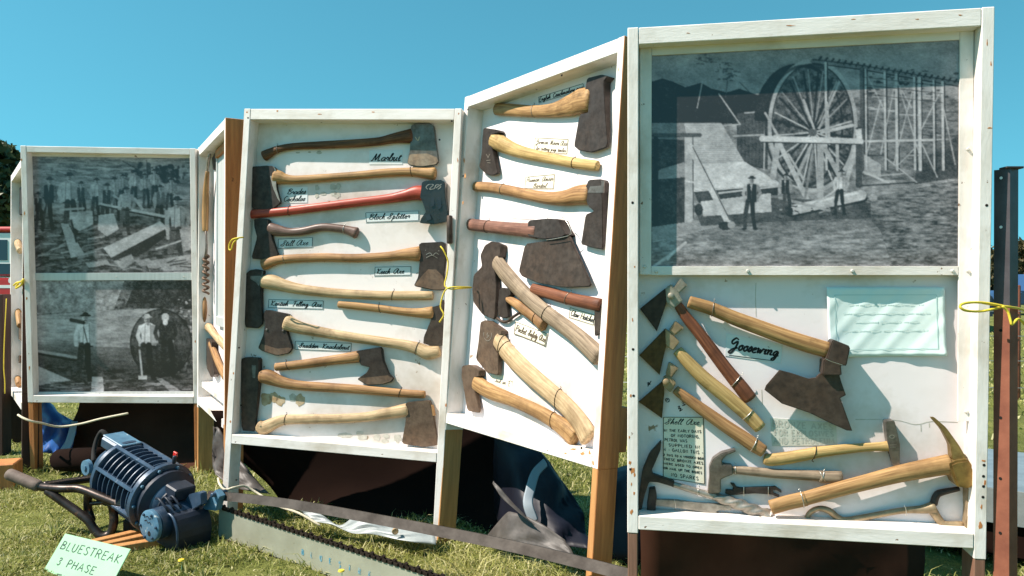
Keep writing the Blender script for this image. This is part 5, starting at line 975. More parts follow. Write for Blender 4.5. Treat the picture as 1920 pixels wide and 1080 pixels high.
# cross gear case at the near end with a round cover facing the camera's left
XN = LM * .86
gc = lathe('gear_case', [(-.13, .058), (-.125, .066), (.05, .068), (.075, .05)], 'motor_blue', motor, 36, 1, True, Matrix.Translation((XN, -.015, -.02)))
cv_ = lathe('round_cover', [(-.150, .03), (-.150, .060), (-.146, .066), (-.131, .066)], 'motor_plate', motor, 36, 1, True, Matrix.Translation((XN, -.015, -.02)))
for k in range(6):
    th = k * math.pi / 3 + .3; lathe('cover_bolt', [(-.1565, .004), (-.155, .006), (-.150, .006)], 'motor_blue', cv_, 8, 1, True, Matrix.Translation((XN + .053 * math.cos(th), -.015, -.02 + .053 * math.sin(th))))
lathe('cover_port', [(-.1512, .010), (-.150, .011)], 'hole', cv_, 12, 1, True, Matrix.Translation((XN + .012, -.015, -.048)))
sq = [[(XN - .03 + .012 * k, -.008 + .008 * (k % 2)) for k in range(5)], [(XN - .025 + .012 * k, .012 + .006 * (k % 2)) for k in range(4)]]
ribbons('cast_letters', sq, .005, 'motor_dark', cv_, lambda u, w: (u, -.1655, w), None)
# hood over the sprocket, an arched plate with a lip
hood = []
for k in range(13):
    th = math.pi * (k / 12) ; hood.append((XN + .045 + .075 * -math.cos(th) * 1.0, -.10 + .115 * math.sin(th) + .02))
prism('sprocket_hood', [(XN - .03, -.12)] + hood + [(XN + .12, -.12)], -.10, .06, 'motor_dark', motor, .004)
tube('hood_lip', [(x, -.104, z) for x, z in hood], .006, 'motor_blue', motor, 8)
prism('clamp_lug', [(XN - .02, .03), (XN + .05, .03), (XN + .10, .075), (XN + .085, .12), (XN + .06, .115), (XN + .01, .085)], .0, .03, 'motor_blue', motor, .003)
prism('clamp_ear', [(XN + .05, .02), (XN + .14, .05), (XN + .15, .12), (XN + .115, .135), (XN + .085, .09)], .045, .075, 'motor_plate', motor, .003)
box('clamp_block', XN - .09, XN - .01, -.05, .05, .05, .105, 'motor_dark', motor, .006)
tube('clamp_bolt', [(XN + .12, .03, .118), (XN + .12, .10, .118)], .010, 'motor_blue', motor, 10)
lathe('oil_cap', [(.0, .016), (.018, .016), (.022, .011)], 'motor_dark', motor, 14, 2, True, Matrix.Translation((XN - .03, -.06, .046)))
tube('lifting_stud', [(x1 + .02, .02, .165), (x1 + .02, .02, .195)], .009, 'motor_dark', motor, 10)
box('red_tag', x0 + .2, x0 + .225, .09, .098, .145, .165, 'truck_red', motor, .001)
m_ = crop(0, 780, 3.6)
def mp(x, y, d): return at(*m_(x, y), d)
fr = thing('carrying_frame', 'bent black pipe carrying frame with worn grip beside the finned motor', 'frame', Matrix.Translation(ground_at(192, 1008)))
fo = ground_at(192, 1008)
def pipe(n, pts, r, m, sm=5): return tube(n, [tuple(v - fo) for v in pts], r, m, fr, 12, smoothn=sm)
pipe('grip', [mp(62, 392, 3.44), mp(160, 432, 3.43), mp(258, 472, 3.42)], .0255, 'grip')
pipe('upper_pipe', [mp(240, 466, 3.42), mp(300, 482, 3.42), mp(420, 490, 3.42), mp(520, 490, 3.41), mp(580, 505, 3.40), mp(680, 545, 3.38), mp(800, 592, 3.36), mp(860, 600, 3.35)], .0185, 'pipe_steel')
pipe('rear_pipe', [mp(300, 468, 3.43), mp(420, 450, 3.50), mp(560, 432, 3.58), mp(680, 415, 3.64)], .0175, 'pipe_steel')
pipe('lower_pipe', [mp(320, 505, 3.42), mp(420, 575, 3.41), mp(520, 645, 3.40), mp(595, 705, 3.39), mp(640, 770, 3.385), mp(690, 812, 3.38), mp(745, 790, 3.39), mp(768, 720, 3.395), mp(765, 640, 3.40), mp(755, 590, 3.39)], .0185, 'pipe_steel')
pipe('inner_loop', [mp(598, 520, 3.41), mp(592, 580, 3.43), mp(596, 640, 3.44), mp(618, 705, 3.43)], .0185, 'pipe_steel'); pipe('cross_bar', [mp(615, 590, 3.42), mp(745, 580, 3.40)], .010, 'pipe_steel', 0)
pipe('bracket', [mp(790, 585, 3.36), mp(850, 575, 3.36), mp(890, 585, 3.38)], .018, 'grip')
# slats below the motor, and a sawn block at the far left
for k, (xa, ya, xb, yb) in enumerate(((640, 845, 960, 770), (690, 868, 975, 805), (760, 885, 985, 848))):
    p0, p1 = ground_at(*m_(xa, ya), .02), ground_at(*m_(xb, yb), .02); dr = (p1 - p0).normalized(); q = Matrix.Translation((p0 + p1) / 2) @ dr.to_track_quat('X', 'Z').to_matrix().to_4x4(); l = (p1 - p0).length / 2
    o = box('timber_offcut', -l - .05, l + .1, -.02, .02, -.028, .006, 'tan_wood', None, .002); o.matrix_world = q
    tag(o, ('thin pale timber offcut under the motor, touching the pipe frame foot', 'thin pale timber offcut between two others under the motor', 'thin pale timber offcut under the motor, closest to its round cover')[k], 'timber offcut', 'thin offcuts under the motor')
o = box('timber_block', -.14, .12, -.06, .10, -.02, .13, 'brown_wood', None, .006); o.matrix_world = Matrix.Translation(ground_at(-14, 912)) @ Matrix.Rotation(.3, 4, 'Z'); tag(o, 'sawn brown timber block in the grass beside the worn pipe grip', 'timber block')
o = box('support_block', -.10, .10, -.05, .05, -.02, .05, 'dark_wood', None, .006); o.matrix_world = Matrix.Translation((mA.lerp(mB, .42).x, mA.lerp(mB, .42).y, 0)) @ Matrix.Rotation(-.5, 4, 'Z'); tag(o, 'dark timber block wedged under the finned motor drum', 'timber block')

# green sign
sT, sR = Vector((-1.778, 3.052, .122)), Vector((-1.428, 2.872, .122)); sx = sR - sT; dn = Vector((-.055, -.07, -.12)).normalized(); sxl = sx.length; sx.normalize(); dn = (dn - sx * dn.dot(sx)).normalized(); nn = sx.cross(dn).normalized()
if nn.y > 0: nn = -nn
SHh = .20; SM = Matrix.Translation(sT + dn * SHh) @ Matrix((sx, -nn, -dn)).transposed().to_4x4()
sg = thing('green_sign', 'pale green hand lettered sign leaning in the grass below the motor', 'sign', SM)
box('board', 0, sxl, 0, .004, 0, SHh, 'sign_green', sg, .001)
for txt, xa, xb, yb, ch in (('BLUESTREAK', .05, .97, .142, .030), ('3', .13, .20, .084, .027), ('PHASE', .28, .72, .084, .027), ('EXP', .22, .52, .028, .026)):
    pl, tw = write(txt, True); s_ = (xb - xa) * sxl / tw
    ribbons('lettering', [[(xa * sxl + u * s_, yb + v * ch / 2) for u, v in q] for q in pl], .0042, 'ink_green', sg, lambda u, v: (u, -.0008, v), None)
box('prop_stake', sxl * .45, sxl * .5, .006, .02, -.02, .1, 'tan_wood', sg, .001)

# chain saw bar: guide plate standing on edge, chain around it
bl_, br_ = Vector((-1.262, 3.34, .012)), Vector((-.11, 2.545, -.03)); bd_ = (br_ - bl_); BL_ = bd_.length; bx_ = bd_.normalized(); by_ = Vector((0, 0, 1)).cross(bx_).normalized(); bz_ = bx_.cross(by_)
BM = Matrix.Translation(bl_) @ Matrix((bx_, by_, bz_)).transposed().to_4x4(); bh = .122
sb = thing('chainsaw_bar', 'long olive grey saw bar edged with chain, standing in the grass', 'saw bar', BM)
arc = [(BL_ + bh / 2 * math.sin(k * math.pi / 8), bh / 2 - bh / 2 * math.cos(k * math.pi / 8)) for k in range(9)]
prism('guide_bar', [(-.02, 0)] + arc + [(-.02, bh)], -.005, .005, 'bar_paint', sb, .001)
def chain():
    bm = bmesh.new(); path = [(x, bh + .006) for x in np.arange(0, BL_, .014)] + [(BL_ + (bh / 2 + .006) * math.sin(k * math.pi / 12), bh / 2 + (bh / 2 + .006) * math.cos(k * math.pi / 12)) for k in range(1, 12)] + [(x, -.006) for x in np.arange(BL_, 0, -.014)]
    for i in range(len(path) - 1):
        (xa, za), (xb, zb) = path[i], path[i + 1]; mid = Vector(((xa + xb) / 2, 0, (za + zb) / 2)); an = math.atan2(zb - za, xb - xa)
        for sgn in ((-1, 1) if i % 2 else (0,)):
            r = bmesh.ops.create_cube(bm, size=1); M4 = Matrix.Translation(mid + Vector((0, sgn * .0075, 0))) @ Matrix.Rotation(-an, 4, 'Y') @ Matrix.Diagonal((.019, .005 if sgn else .008, .011 if sgn else .015, 1)); bmesh.ops.transform(bm, matrix=M4, verts=r['verts'])
        if i % 4 == 0:
            r = bmesh.ops.create_cube(bm, size=1); M4 = Matrix.Translation(mid) @ Matrix.Rotation(-an, 4, 'Y') @ Matrix.Translation((0, .002, .009)) @ Matrix.Rotation(.35, 4, 'Y') @ Matrix.Diagonal((.011, .012, .009, 1)); bmesh.ops.transform(bm, matrix=M4, verts=r['verts'])
    o = from_bm('saw_chain', bm, 'chain', sb); o['kind'] = 'stuff'
chain()
pl, tw = write('BLUESTREAK', True); x0b, x1b = .525, 1.0
for i, ch in enumerate('BLUESTREAK'):
    g, w_ = write(ch, True); x = x0b + (x1b - x0b) * i / 9
    ribbons('stencil_letter', [[(x + u * .0095, .048 + v * .0105) for u, v in q] for q in g], .0052, 'ink_blue', sb, lambda u, v: (u, -.0062, v), None)
# flat steel strap leaning on the legs
S0, S1 = at(388, 928, 3.36), at(1190, 1082, 2.34)
nS = 24; vs = []
for k in range(nS + 1):
    u = k / nS; c = S0.lerp(S1, u); c.z += .035 * math.sin(u * math.pi) + .004 * math.sin(u * 9)
    tl = Vector((0, 0, 1)) * .0165 + Vector((.006, .006, 0)); n_ = Vector((-.5, -.86, 0)) * .0022
    vs += [c - tl + n_, c + tl + n_, c + tl - n_, c - tl - n_]
fs = [(k * 4 + i, k * 4 + (i + 1) % 4, k * 4 + 4 + (i + 1) % 4, k * 4 + 4 + i) for k in range(nS) for i in range(4)] + [(0, 1, 2, 3), (nS * 4, nS * 4 + 3, nS * 4 + 2, nS * 4 + 1)]
tag(mesh('steel_strap', vs, fs, 'strap'), 'long dark flat steel strap sloping behind the chain saw bar', 'steel strap')

# ------------------------------------------------------------------ tarpaulins behind and below the cases
def sheet(name, label, grid, m, amp=.02, fr_=3., cat='tarpaulin', th=.0015, sub=5, parent=None, seed=0):
    """grid: rows of 3-D control points; smoothed and crumpled"""
    G = [[np.array(v, float) for v in row] for row in grid]
    rows = [crom(r, sub) for r in G]; n = len(rows[0]); cols = [crom([r[i] for r in rows], sub) for i in range(n)]; m_r = len(cols[0])
    ph = seed * 1.7; vs = []
    for j in range(m_r):
        for i in range(n):
            v = cols[i][j].copy(); s = i / (n - 1); u = j / (m_r - 1)
            q = amp * (math.sin(fr_ * 6.3 * s + 3 * u + ph) * .5 + abs(math.sin(fr_ * 4.1 * u + 5 * s + ph * 2)) * .6 + .35 * math.sin(17 * s + 13 * u + ph) + random.uniform(-.12, .12))
            v += np.array((.3 * q, -q, .35 * q)); vs.append(v)
    fs = [(j * n + i, j * n + i + 1, (j + 1) * n + i + 1, (j + 1) * n + i) for j in range(m_r - 1) for i in range(n - 1)]
    o = mesh(name, vs, fs, m, parent, True); md = o.modifiers.new('thickness', 'SOLIDIFY'); md.thickness = th
    if label: tag(o, label, cat)
    return o
g = lambda px, py, d: tuple(at(px, py, d))
def wg(x, y, z): return (x, y, z)
sheet('black_tarp', 'dark brown sheet, lightened to offset shade, hung behind the timber getters photographs', [[g(152, 700, 4.85), g(230, 700, 4.9), g(300, 700, 4.95), g(378, 700, 5.0), g(450, 700, 4.9)], [g(146, 770, 4.85), g(220, 770, 4.9), g(300, 775, 4.93), g(378, 770, 4.95), g(440, 775, 4.85)], [g(100, 852, 4.8), g(200, 838, 4.8), g(290, 838, 4.8), g(375, 835, 4.8), g(430, 838, 4.7)], [g(120, 892, 4.55), g(200, 896, 4.5), g(290, 900, 4.45), g(380, 905, 4.4), g(425, 905, 4.4)]], 'tarp_shade_lift', .006, 2.2)
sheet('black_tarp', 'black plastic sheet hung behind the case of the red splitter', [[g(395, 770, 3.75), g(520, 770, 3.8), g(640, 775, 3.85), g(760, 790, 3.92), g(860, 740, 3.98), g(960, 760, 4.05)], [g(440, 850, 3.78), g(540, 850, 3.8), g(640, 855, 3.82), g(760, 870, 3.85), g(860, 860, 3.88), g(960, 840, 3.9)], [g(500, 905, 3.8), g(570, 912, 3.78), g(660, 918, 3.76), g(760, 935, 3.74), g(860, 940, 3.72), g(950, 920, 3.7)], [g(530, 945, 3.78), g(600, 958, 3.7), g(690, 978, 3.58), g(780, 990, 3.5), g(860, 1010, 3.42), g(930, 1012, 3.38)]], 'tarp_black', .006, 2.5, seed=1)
sheet('navy_tarp', 'navy tarpaulin bundled behind the angled case, strapped in grey', [[g(930, 790, 3.55), g(965, 808, 3.5), g(1000, 838, 3.4), g(1030, 868, 3.35)], [g(925, 880, 3.5), g(970, 880, 3.3), g(1025, 890, 3.25), g(1078, 935, 3.2)], [g(930, 960, 3.4), g(985, 960, 3.15), g(1040, 965, 3.1), g(1094, 980, 3.1)], [g(935, 1005, 3.3), g(990, 1010, 3.1), g(1045, 1020, 3.0), g(1100, 1030, 2.95)]], 'tarp_navy', .03, 2.2, seed=2)
tube('tarp_strap', [g(1022, 868, 3.26), g(1004, 888, 3.18), g(994, 920, 3.10), g(990, 945, 3.05), g(1000, 975, 3.03)], .020, 'strap_grey', None, 8, .12, (0, 1, 0), smoothn=5); tag(bpy.data.objects['tarp_strap'], 'grey webbing strap round the navy tarpaulin bundle', 'strap')
sheet('grey_sheet', 'shiny grey plastic sheet spread on the grass below the navy tarpaulin', [[g(905, 1015, 3.25), g(945, 965, 3.12), g(968, 962, 3.06), g(1010, 980, 2.98), g(1060, 1012, 2.9)], [g(915, 1020, 3.2), g(950, 1000, 3.06), g(985, 1000, 3.0), g(1030, 1015, 2.92), g(1075, 1040, 2.86)], [g(925, 1026, 3.16), g(960, 1022, 3.02), g(1000, 1028, 2.96), g(1050, 1045, 2.86), g(1090, 1066, 2.8)]], 'tarp_grey', .012, 2., seed=3)
sheet('grey_sheet', 'torn sliver of grey plastic curling up from the navy tarpaulin', [[g(925, 902, 3.05), g(935, 912, 3.03), g(955, 935, 3.0), g(985, 968, 2.97)], [g(924, 906, 3.05), g(934, 925, 3.02), g(958, 950, 2.98), g(1002, 985, 2.94)]], 'tarp_grey', .004, 2., seed=5)
sv = sheet('silver_sheet', 'silvery white tarpaulin edge with brass eyelet on the grass under the splitter case', [[g(560, 955, 3.44), g(590, 957, 3.40), g(635, 985, 3.36), g(670, 968, 3.33), g(720, 985, 3.30), g(775, 978, 3.28), g(812, 986, 3.26)], [g(575, 968, 3.40), g(610, 972, 3.36), g(645, 992, 3.32), g(690, 985, 3.28), g(735, 996, 3.24), g(780, 998, 3.22), g(815, 1002, 3.2)], [g(590, 978, 3.36), g(625, 985, 3.32), g(660, 1000, 3.27), g(700, 1002, 3.24), g(745, 1012, 3.2), g(785, 1018, 3.17), g(818, 1022, 3.15)]], 'tarp_silver', .014, 2.4, seed=4)
ec = at(741, 996, 3.19); lathe('eyelet', [(-.004, .008), (-.005, .011), (-.003, .014), (.003, .014), (.003, .008)], 'brass_pale', sv, 16, 1, True, Matrix.Translation(ec)); lathe('eyelet_hole', [(-.0035, .0075), (-.002, .008)], 'hole', sv, 12, 1, True, Matrix.Translation(ec))
sheet('blue_tarp', 'bright blue tarpaulin bunched behind the leg of the photograph case', [[g(72, 756, 4.9), g(95, 756, 4.92), g(112, 775, 4.9), g(140, 790, 4.85)], [g(74, 790, 4.85), g(100, 785, 4.8), g(122, 800, 4.75), g(143, 815, 4.78)], [g(76, 825, 4.85), g(98, 815, 4.8), g(120, 830, 4.75), g(136, 840, 4.75)], [g(77, 850, 4.8), g(95, 850, 4.75), g(108, 852, 4.75), g(112, 856, 4.75)]], 'tarp_blue', .035, 2.2, seed=6)
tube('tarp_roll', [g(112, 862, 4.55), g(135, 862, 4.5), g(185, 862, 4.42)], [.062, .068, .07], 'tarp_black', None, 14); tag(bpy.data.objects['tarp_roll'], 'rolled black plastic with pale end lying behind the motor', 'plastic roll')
sheet('grey_strip', 'pale translucent plastic strip leaning behind the finned motor', [[g(134, 790, 4.72), g(146, 790, 4.72)], [g(124, 825, 4.66), g(138, 828, 4.66)], [g(112, 845, 4.58), g(128, 848, 4.58)], [g(112, 858, 4.46), g(126, 860, 4.46)]], 'strap_grey', .004, 1.)
sheet('black_tarp', 'dark brown sheet, lightened to offset shade, hung behind the water wheel case', [[wg(.42, 2.52, .62), wg(.75, 2.58, .62), wg(1.1, 2.65, .62), wg(1.5, 2.74, .62)], [wg(.42, 2.52, .3), wg(.75, 2.58, .3), wg(1.1, 2.66, .3), wg(1.48, 2.74, .3)], [wg(.42, 2.52, .0), wg(.75, 2.58, .0), wg(1.1, 2.66, .0), wg(1.46, 2.74, .0)]], 'tarp_shade_lift', .006, 2., seed=7)
sheet('navy_tarp', 'folded navy tarpaulin piled between the angled case leg and the water wheel case', [[wg(.40, 3.3, .30), wg(.50, 3.28, .34), wg(.60, 3.25, .33), wg(.75, 3.2, .3)], [wg(.38, 3.1, .24), wg(.48, 3.08, .27), wg(.60, 3.05, .27), wg(.72, 3.0, .24)], [wg(.36, 3.0, .02), wg(.46, 2.98, .02), wg(.58, 2.95, .02), wg(.7, 2.9, .02)]], 'tarp_navy', .025, 2., seed=8)
# dark weathered sheet low behind the leg of the splitter case
sheet('grey_sheet', 'crumpled grey plastic corner behind the white leg of the splitter case', [[g(400, 800, 3.75), g(412, 805, 3.74), g(440, 850, 3.72), g(465, 880, 3.7)], [g(398, 865, 3.72), g(420, 870, 3.7), g(455, 890, 3.68), g(485, 905, 3.66)], [g(404, 890, 3.66), g(430, 910, 3.64), g(470, 922, 3.62), g(506, 926, 3.6)]], 'tarp_grey', .02, 2., seed=9)

# ------------------------------------------------------------------ ropes and cords
def cord(name, label, pts, r, m, sm=5, cat='rope'):
    tag(tube(name, pts, r, m, None, 7, smoothn=sm, rnd=.2), label, cat)
cord('white_rope', 'white rope tied round the dark leg of the photograph case, drooping to the plastic sheet', [g(34, 778, 4.40), g(44, 784, 4.36), g(60, 790, 4.36), g(76, 793, 4.40), g(110, 800, 4.5), g(150, 795, 4.52), g(190, 785, 4.5), g(240, 775, 4.5)], .0065, 'rope_white')
cord('white_rope', 'white rope from the splitter case leg trailing to the silver sheet', [g(409, 897, 3.55), g(412, 908, 3.45), g(422, 918, 3.42), g(440, 914, 3.43), g(460, 912, 3.5), g(485, 926, 3.5), g(520, 948, 3.44), g(560, 962, 3.38), g(600, 985, 3.34)], .0055, 'rope_white')
cord('yellow_cord', 'yellow cord looped from a nail on the splitter case to the oblique case', [g(456, 445, 3.42), g(447, 446, 3.40), g(436, 449, 3.42), g(430, 458, 3.44), g(430, 468, 3.44), g(434, 467, 3.43), g(438, 455, 3.42), g(448, 446, 3.40)], .0035, 'cord_yellow')
cord('yellow_cord', 'yellow cord knotted round the stiles joining the splitter case to the angled case', [g(826, 462, 3.24), g(832, 470, 3.23), g(840, 490, 3.23), g(838, 515, 3.22), g(834, 535, 3.21), g(845, 542, 3.20), g(860, 541, 3.21), g(884, 539, 3.24), g(860, 538, 3.2), g(840, 540, 3.20), g(831, 552, 3.21), g(826, 575, 3.21), g(832, 590, 3.20), g(824, 604, 3.21)], .0033, 'cord_yellow')
cord('yellow_cord', 'yellow cord bow tying the water wheel case to the steel post', [g(1842, 568, 2.10), g(1860, 571, 2.08), g(1880, 574, 2.08), g(1860, 580, 2.06), g(1835, 584, 2.06), g(1810, 582, 2.04), g(1800, 574, 2.04), g(1812, 568, 2.05), g(1838, 567, 2.06), g(1862, 570, 2.06), g(1882, 574, 2.06), g(1897, 576, 2.07), g(1915, 580, 2.12), g(1935, 590, 2.2)], .0035, 'cord_yellow')
cord('yellow_cord', 'short loose tail of yellow cord hanging from the bow at the steel post', [g(1880, 574, 2.055), g(1890, 585, 2.055), g(1895, 602, 2.05), g(1898, 608, 2.05), g(1910, 598, 2.06), g(1925, 612, 2.08)], .0035, 'cord_yellow')
cord('yellow_cord', 'yellow cord knot on the edge of the half hidden case', [g(26, 535, 4.62), g(32, 530, 4.58), g(40, 528, 4.5), g(44, 524, 4.46), g(40, 534, 4.48), g(30, 540, 4.55), g(34, 532, 4.52)], .006, 'cord_yellow')
cord('yellow_cord', 'yellow cord dangling beside the dark timber post', [g(12, 560, 4.9), g(8, 640, 4.9), g(7, 690, 4.9), g(9, 715, 4.9), g(9, 738, 4.9)], .003, 'cord_yellow')
lb = P3.L(842, 430, -.004); o = tube('latch_rod', [P3.M @ P3.L(843, y, -.012) for y in (406, 430, 455)], .013, 's_brown', None, 10); tag(o, 'short rusty rod fixed upright where the splitter case meets the angled case', 'rod')

# ------------------------------------------------------------------ steel angle post, fence, far things
pc = at(1893, 700, 2.12); post = thing('steel_post', 'steel angle post, blue black above and rust red below, tied to the water wheel case', 'post', Matrix.Translation((pc.x, pc.y, 0)))
zt, zm = at(1893, 316, 2.12).z, at(1893, 575, 2.12).z
def angle_seg(name, z0, z1, m):
    # L section, ridge towards the camera
    fl = .040; th = .004; aL = Vector((-.62, .78, 0)); aR = Vector((.88, .47, 0))
    top = Vector((.006, .02, 0)) * 0
    o = [Vector((0, 0, 0)), aR * fl, aR * fl + Vector((-.003, .005, 0)), Vector((0, .007, 0)), aL * fl + Vector((.004, .003, 0)), aL * fl]
    vs = [v + Vector((0, 0, z0)) for v in o] + [v + Vector((0, 0, z1)) for v in o]; n = 6
    return mesh(name, vs, [(i, (i + 1) % n, (i + 1) % n + n, i + n) for i in range(n)] + [(3, 2, 1, 0), (5, 4, 3, 0), (6, 7, 8, 9), (6, 9, 10, 11)], m, post)
angle_seg('lower_angle', -.05, zm, 'post_rust'); angle_seg('upper_angle', zm + .0005, zt, 'post_blue')
box('top_tab', -.012, .036, -.004, .03, zt, zt + .006, 's_dark', post, .001)
for py in (332, 425, 620, 785, 900, 1003):
    z = at(1882, py, 2.12).z; c = Vector((-.62, .78, 0)) * .022; nrm_ = Vector((-.78, -.62, 0)); mt = Matrix.Translation(c + nrm_ * .0008 + Vector((0, 0, z))) @ nrm_.to_track_quat('X', 'Z').to_matrix().to_4x4()
    lathe('bolt_hole', [(0, .0042), (.0006, .004)], 'hole' if py > 600 else 'white_gloss', post, 10, 0, True, mt)
fence = thing('wire_fence', 'plain wire fence running across the paddock behind the cases', 'fence', Matrix.Translation((3, 7.6, 0)))
for z in (.12, .38, .62, .86): tube('fence_wire', [(-2.4, .3, z), (0, 0, z - .01), (3, -.3, z), (6, -.6, z - .01)], .0035, 'galv', fence, 6)
for x in (-2.4, 1.9, 6.0): tube('fence_post', [(x, -.1 * x + .04, -.1), (x, -.1 * x + .04, 1.1)], .03, 'post_rust', fence, 8)
# trailer corner at the lower right
tr = thing('trailer', 'galvanised trailer deck corner with a drilled hole beyond the steel post', 'trailer', Matrix.Translation((2.02, 3.0, 0)) @ Matrix.Rotation(math.radians(-38), 4, 'Z'))
box('deck', -.45, 1.6, 0, .9, .24, .29, 'galv', tr, .006); prism('side_rail', [(-.45, .16), (1.6, .16), (1.6, .30), (-.45, .30)], -.012, -.001, 'galv', tr, .002)
for x in (-.18, .1, .38): lathe('rail_hole', [(-.0135, .022), (-.0125, .024)], 'hole', tr, 16, 1, True, Matrix.Translation((x, 0, .235)))
box('chassis', -.4, 1.5, .02, .86, .02, .16, 'tarp_black', tr, .01)
# dark post at the left edge
o = box('timber_post', -.07, .03, -.04, .05, -.05, 1.05, 'dark_wood', None, .004); q = ground_at(8, 880); o.matrix_world = Matrix.Translation((at(4, 800, 5.0).x, 5.0, 0)); tag(o, 'dark timber post with a yellow cord beside the half hidden case', 'post')

def vehicle(name, label, mtx, paint, L=4.4, Hh=1.72, cat='car', stripe=None, cabin=((.95, .0), (1.35, .62), (3.6, .66), (4.15, .05)), base=.9, wr=.36):
    t = thing(name, label, cat, mtx); w_ = 1.75
    def pr(n, ol, m, y0=0, y1=w_, par=None, bev=.05): return prism(n, ol, y0, y1, m, par or t, bev)
    pr('body', [(0, .38), (.05, base - .1), (.2, base), (L - .1, base), (L, base - .15), (L, .38)], paint)
    cb = pr('cabin', [(x, base + z) for x, z in cabin], paint, .08, w_ - .08)
    (xa, _), (xb, zb), (xc, zc), (xd, _) = cabin
    mid = (xb + xc) / 2
    for x0_, x1_, e0, e1 in ((xb - .1, mid - .05, xb + .08, mid - .05), (mid + .05, xc + .1, mid + .05, xc - .08)):
        pr('window', [(x0_, base + .08), (x1_, base + .08), (e1, base + zb - .1), (e0, base + zb - .1)], 'glass_dark', .07, .079, cb, 0)
    for x in (.85, L - .85):
        for y in (.0, w_ - .2):
            wl = thing('wheel', None, None); wl.parent = t; wl.location = (x, y, wr)
            lathe('tyre', [(-.01, wr * .6), (0, wr * .95), (.03, wr), (.17, wr), (.2, wr * .95), (.21, wr * .6)], 'rubber', wl, 20, 1); lathe('rim', [(-.012, wr * .2), (-.008, wr * .58), (.02, wr * .6)], 'galv', wl, 16, 1)
    for y in (.3, w_ - .3): lathe('headlight', [(-.03, .05), (-.02, .09), (.0, .09)], 'lamp', t, 14, 0, True, Matrix.Translation((.05, y, base - .22)))
    if stripe: pr('stripe', [(0.3, 1.04), (L - .2, 1.04), (L - .2, 1.11), (.3, 1.11)], stripe, -.006, -.001, None, 0)
    return t
vehicle('four_wheel_drive', 'dark four wheel drive parked in the paddock beyond the steel post', Matrix.Translation((11.2, 17.8, 0)) @ Matrix.Rotation(math.radians(75), 4, 'Z'), 'car_dark', Hh=1.75)
vehicle('parked_car', 'small blue car parked far off by the scrubby hill', Matrix.Translation((18.4, 28, 0)) @ Matrix.Rotation(math.radians(10), 4, 'Z'), 'car_blue')
tk = vehicle('red_truck', 'red and white truck parked in front of the gum tree', Matrix.Translation((-16.15, 17.6, 0)), 'truck_red', L=5.6, cabin=((2.3, .0), (2.6, 1.02), (4.6, 1.05), (5.2, .05)), base=1.28, cat='truck', stripe='white_gloss', wr=.46)
box('cab_roof', 2.5, 4.75, .02, 1.73, 2.335, 2.45, 'truck_red', tk, .04); box('cab_side', 2.42, 5.05, .062, .0695, 1.6, 2.3, 'white_gloss', tk, .0)
for xa, xb in ((2.72, 3.55), (3.75, 4.55)): box('side_window', xa, xb, .05, .061, 1.68, 2.15, 'glass_dark', tk, 0)
pl, tw = write('Aj', False); ribbons('door_lettering', [[(4.6 + u * .16, 1.17 + v * .09) for u, v in q] for q in pl], .045, 'white_gloss', tk, lambda u, v: (u, -.008, v), None)

def leaves(name, n, fpos, size, m, parent, tone=(0, 1)):
    P = np.array([fpos() for _ in range(n)]); d1 = rng.normal(size=(n, 3)); d1 /= np.linalg.norm(d1, axis=1)[:, None]; d2 = np.cross(d1, rng.normal(size=(n, 3))); d2 /= np.linalg.norm(d2, axis=1)[:, None]
    s = rng.uniform(.6, 1.3, n)[:, None] * size; V = np.stack([P - d1 * s, P + d2 * s * .4, P + d1 * s, P - d2 * s * .4], 1).reshape(-1, 3)
    me = bpy.data.meshes.new(name); me.from_pydata(V.tolist(), [], [(4 * i, 4 * i + 1, 4 * i + 2, 4 * i + 3) for i in range(n)]); me.materials.append(M[m])
    a = me.attributes.new('tone', 'FLOAT', 'POINT'); a.data.foreach_set('value', np.repeat(rng.uniform(*tone, n), 4)); return link(bpy.data.objects.new(name, me), parent)
def tree(name, label, x, y, h, r, m, n=5000, size=.16, trunk_r=.22, group=None, base=.3):
    t = thing(name, label, 'tree', Matrix.Translation((x, y, 0)), group)
    tube('trunk', [(0, 0, -.2), (.1, 0, h * .25), (-.1, .1, h * .5), (.1, 0, h * .85)], [trunk_r, trunk_r * .8, trunk_r * .55, .05], 'bark', t, 8, smoothn=4)
    cl = []
    for k in range(16):
        th = random.uniform(0, 6.28); rr = r * random.uniform(.2, .95); z = h * random.uniform(base, .97); rr *= (1 - .45 * abs(z / h - .6)); c = Vector((rr * math.cos(th), rr * math.sin(th), z)); cl.append((c, r * random.uniform(.22, .42)))
        tube('limb', [(0, 0, z * .6), tuple(c * .5 + Vector((0, 0, z * .3))), tuple(c)], [trunk_r * .35, trunk_r * .22, .02], 'bark', t, 5, smoothn=2)
    def f():
        c, s = random.choice(cl); v = Vector((random.gauss(0, 1), random.gauss(0, 1), random.gauss(0, .8))); return tuple(c + v.normalized() * s * random.random() ** .4)
    leaves('crown', n, f, size, m, t); return t
tree('gum_tree', 'dark gum tree standing behind the red truck', -18.2, 24.5, 5.6, 3.0, 'leaf_gum', 9000, .2)
tree('gum_tree', 'second gum tree further off behind the photograph cases', -26., 44, 7, 4.2, 'leaf_gum', 6000, .3)
for k, (x, y, h) in enumerate(((84, 132, 8.5), (92, 138, 9), (78, 128, 8), (101, 140, 8.6), (70, 126, 7.5), (110, 142, 9))):
    tree('scrub_tree', 'brown olive scrub tree on the distant hillside', x, y, h, 5.5, 'leaf_scrub', 2600, .6, .3, 'scrub trees on the hillside', .12)
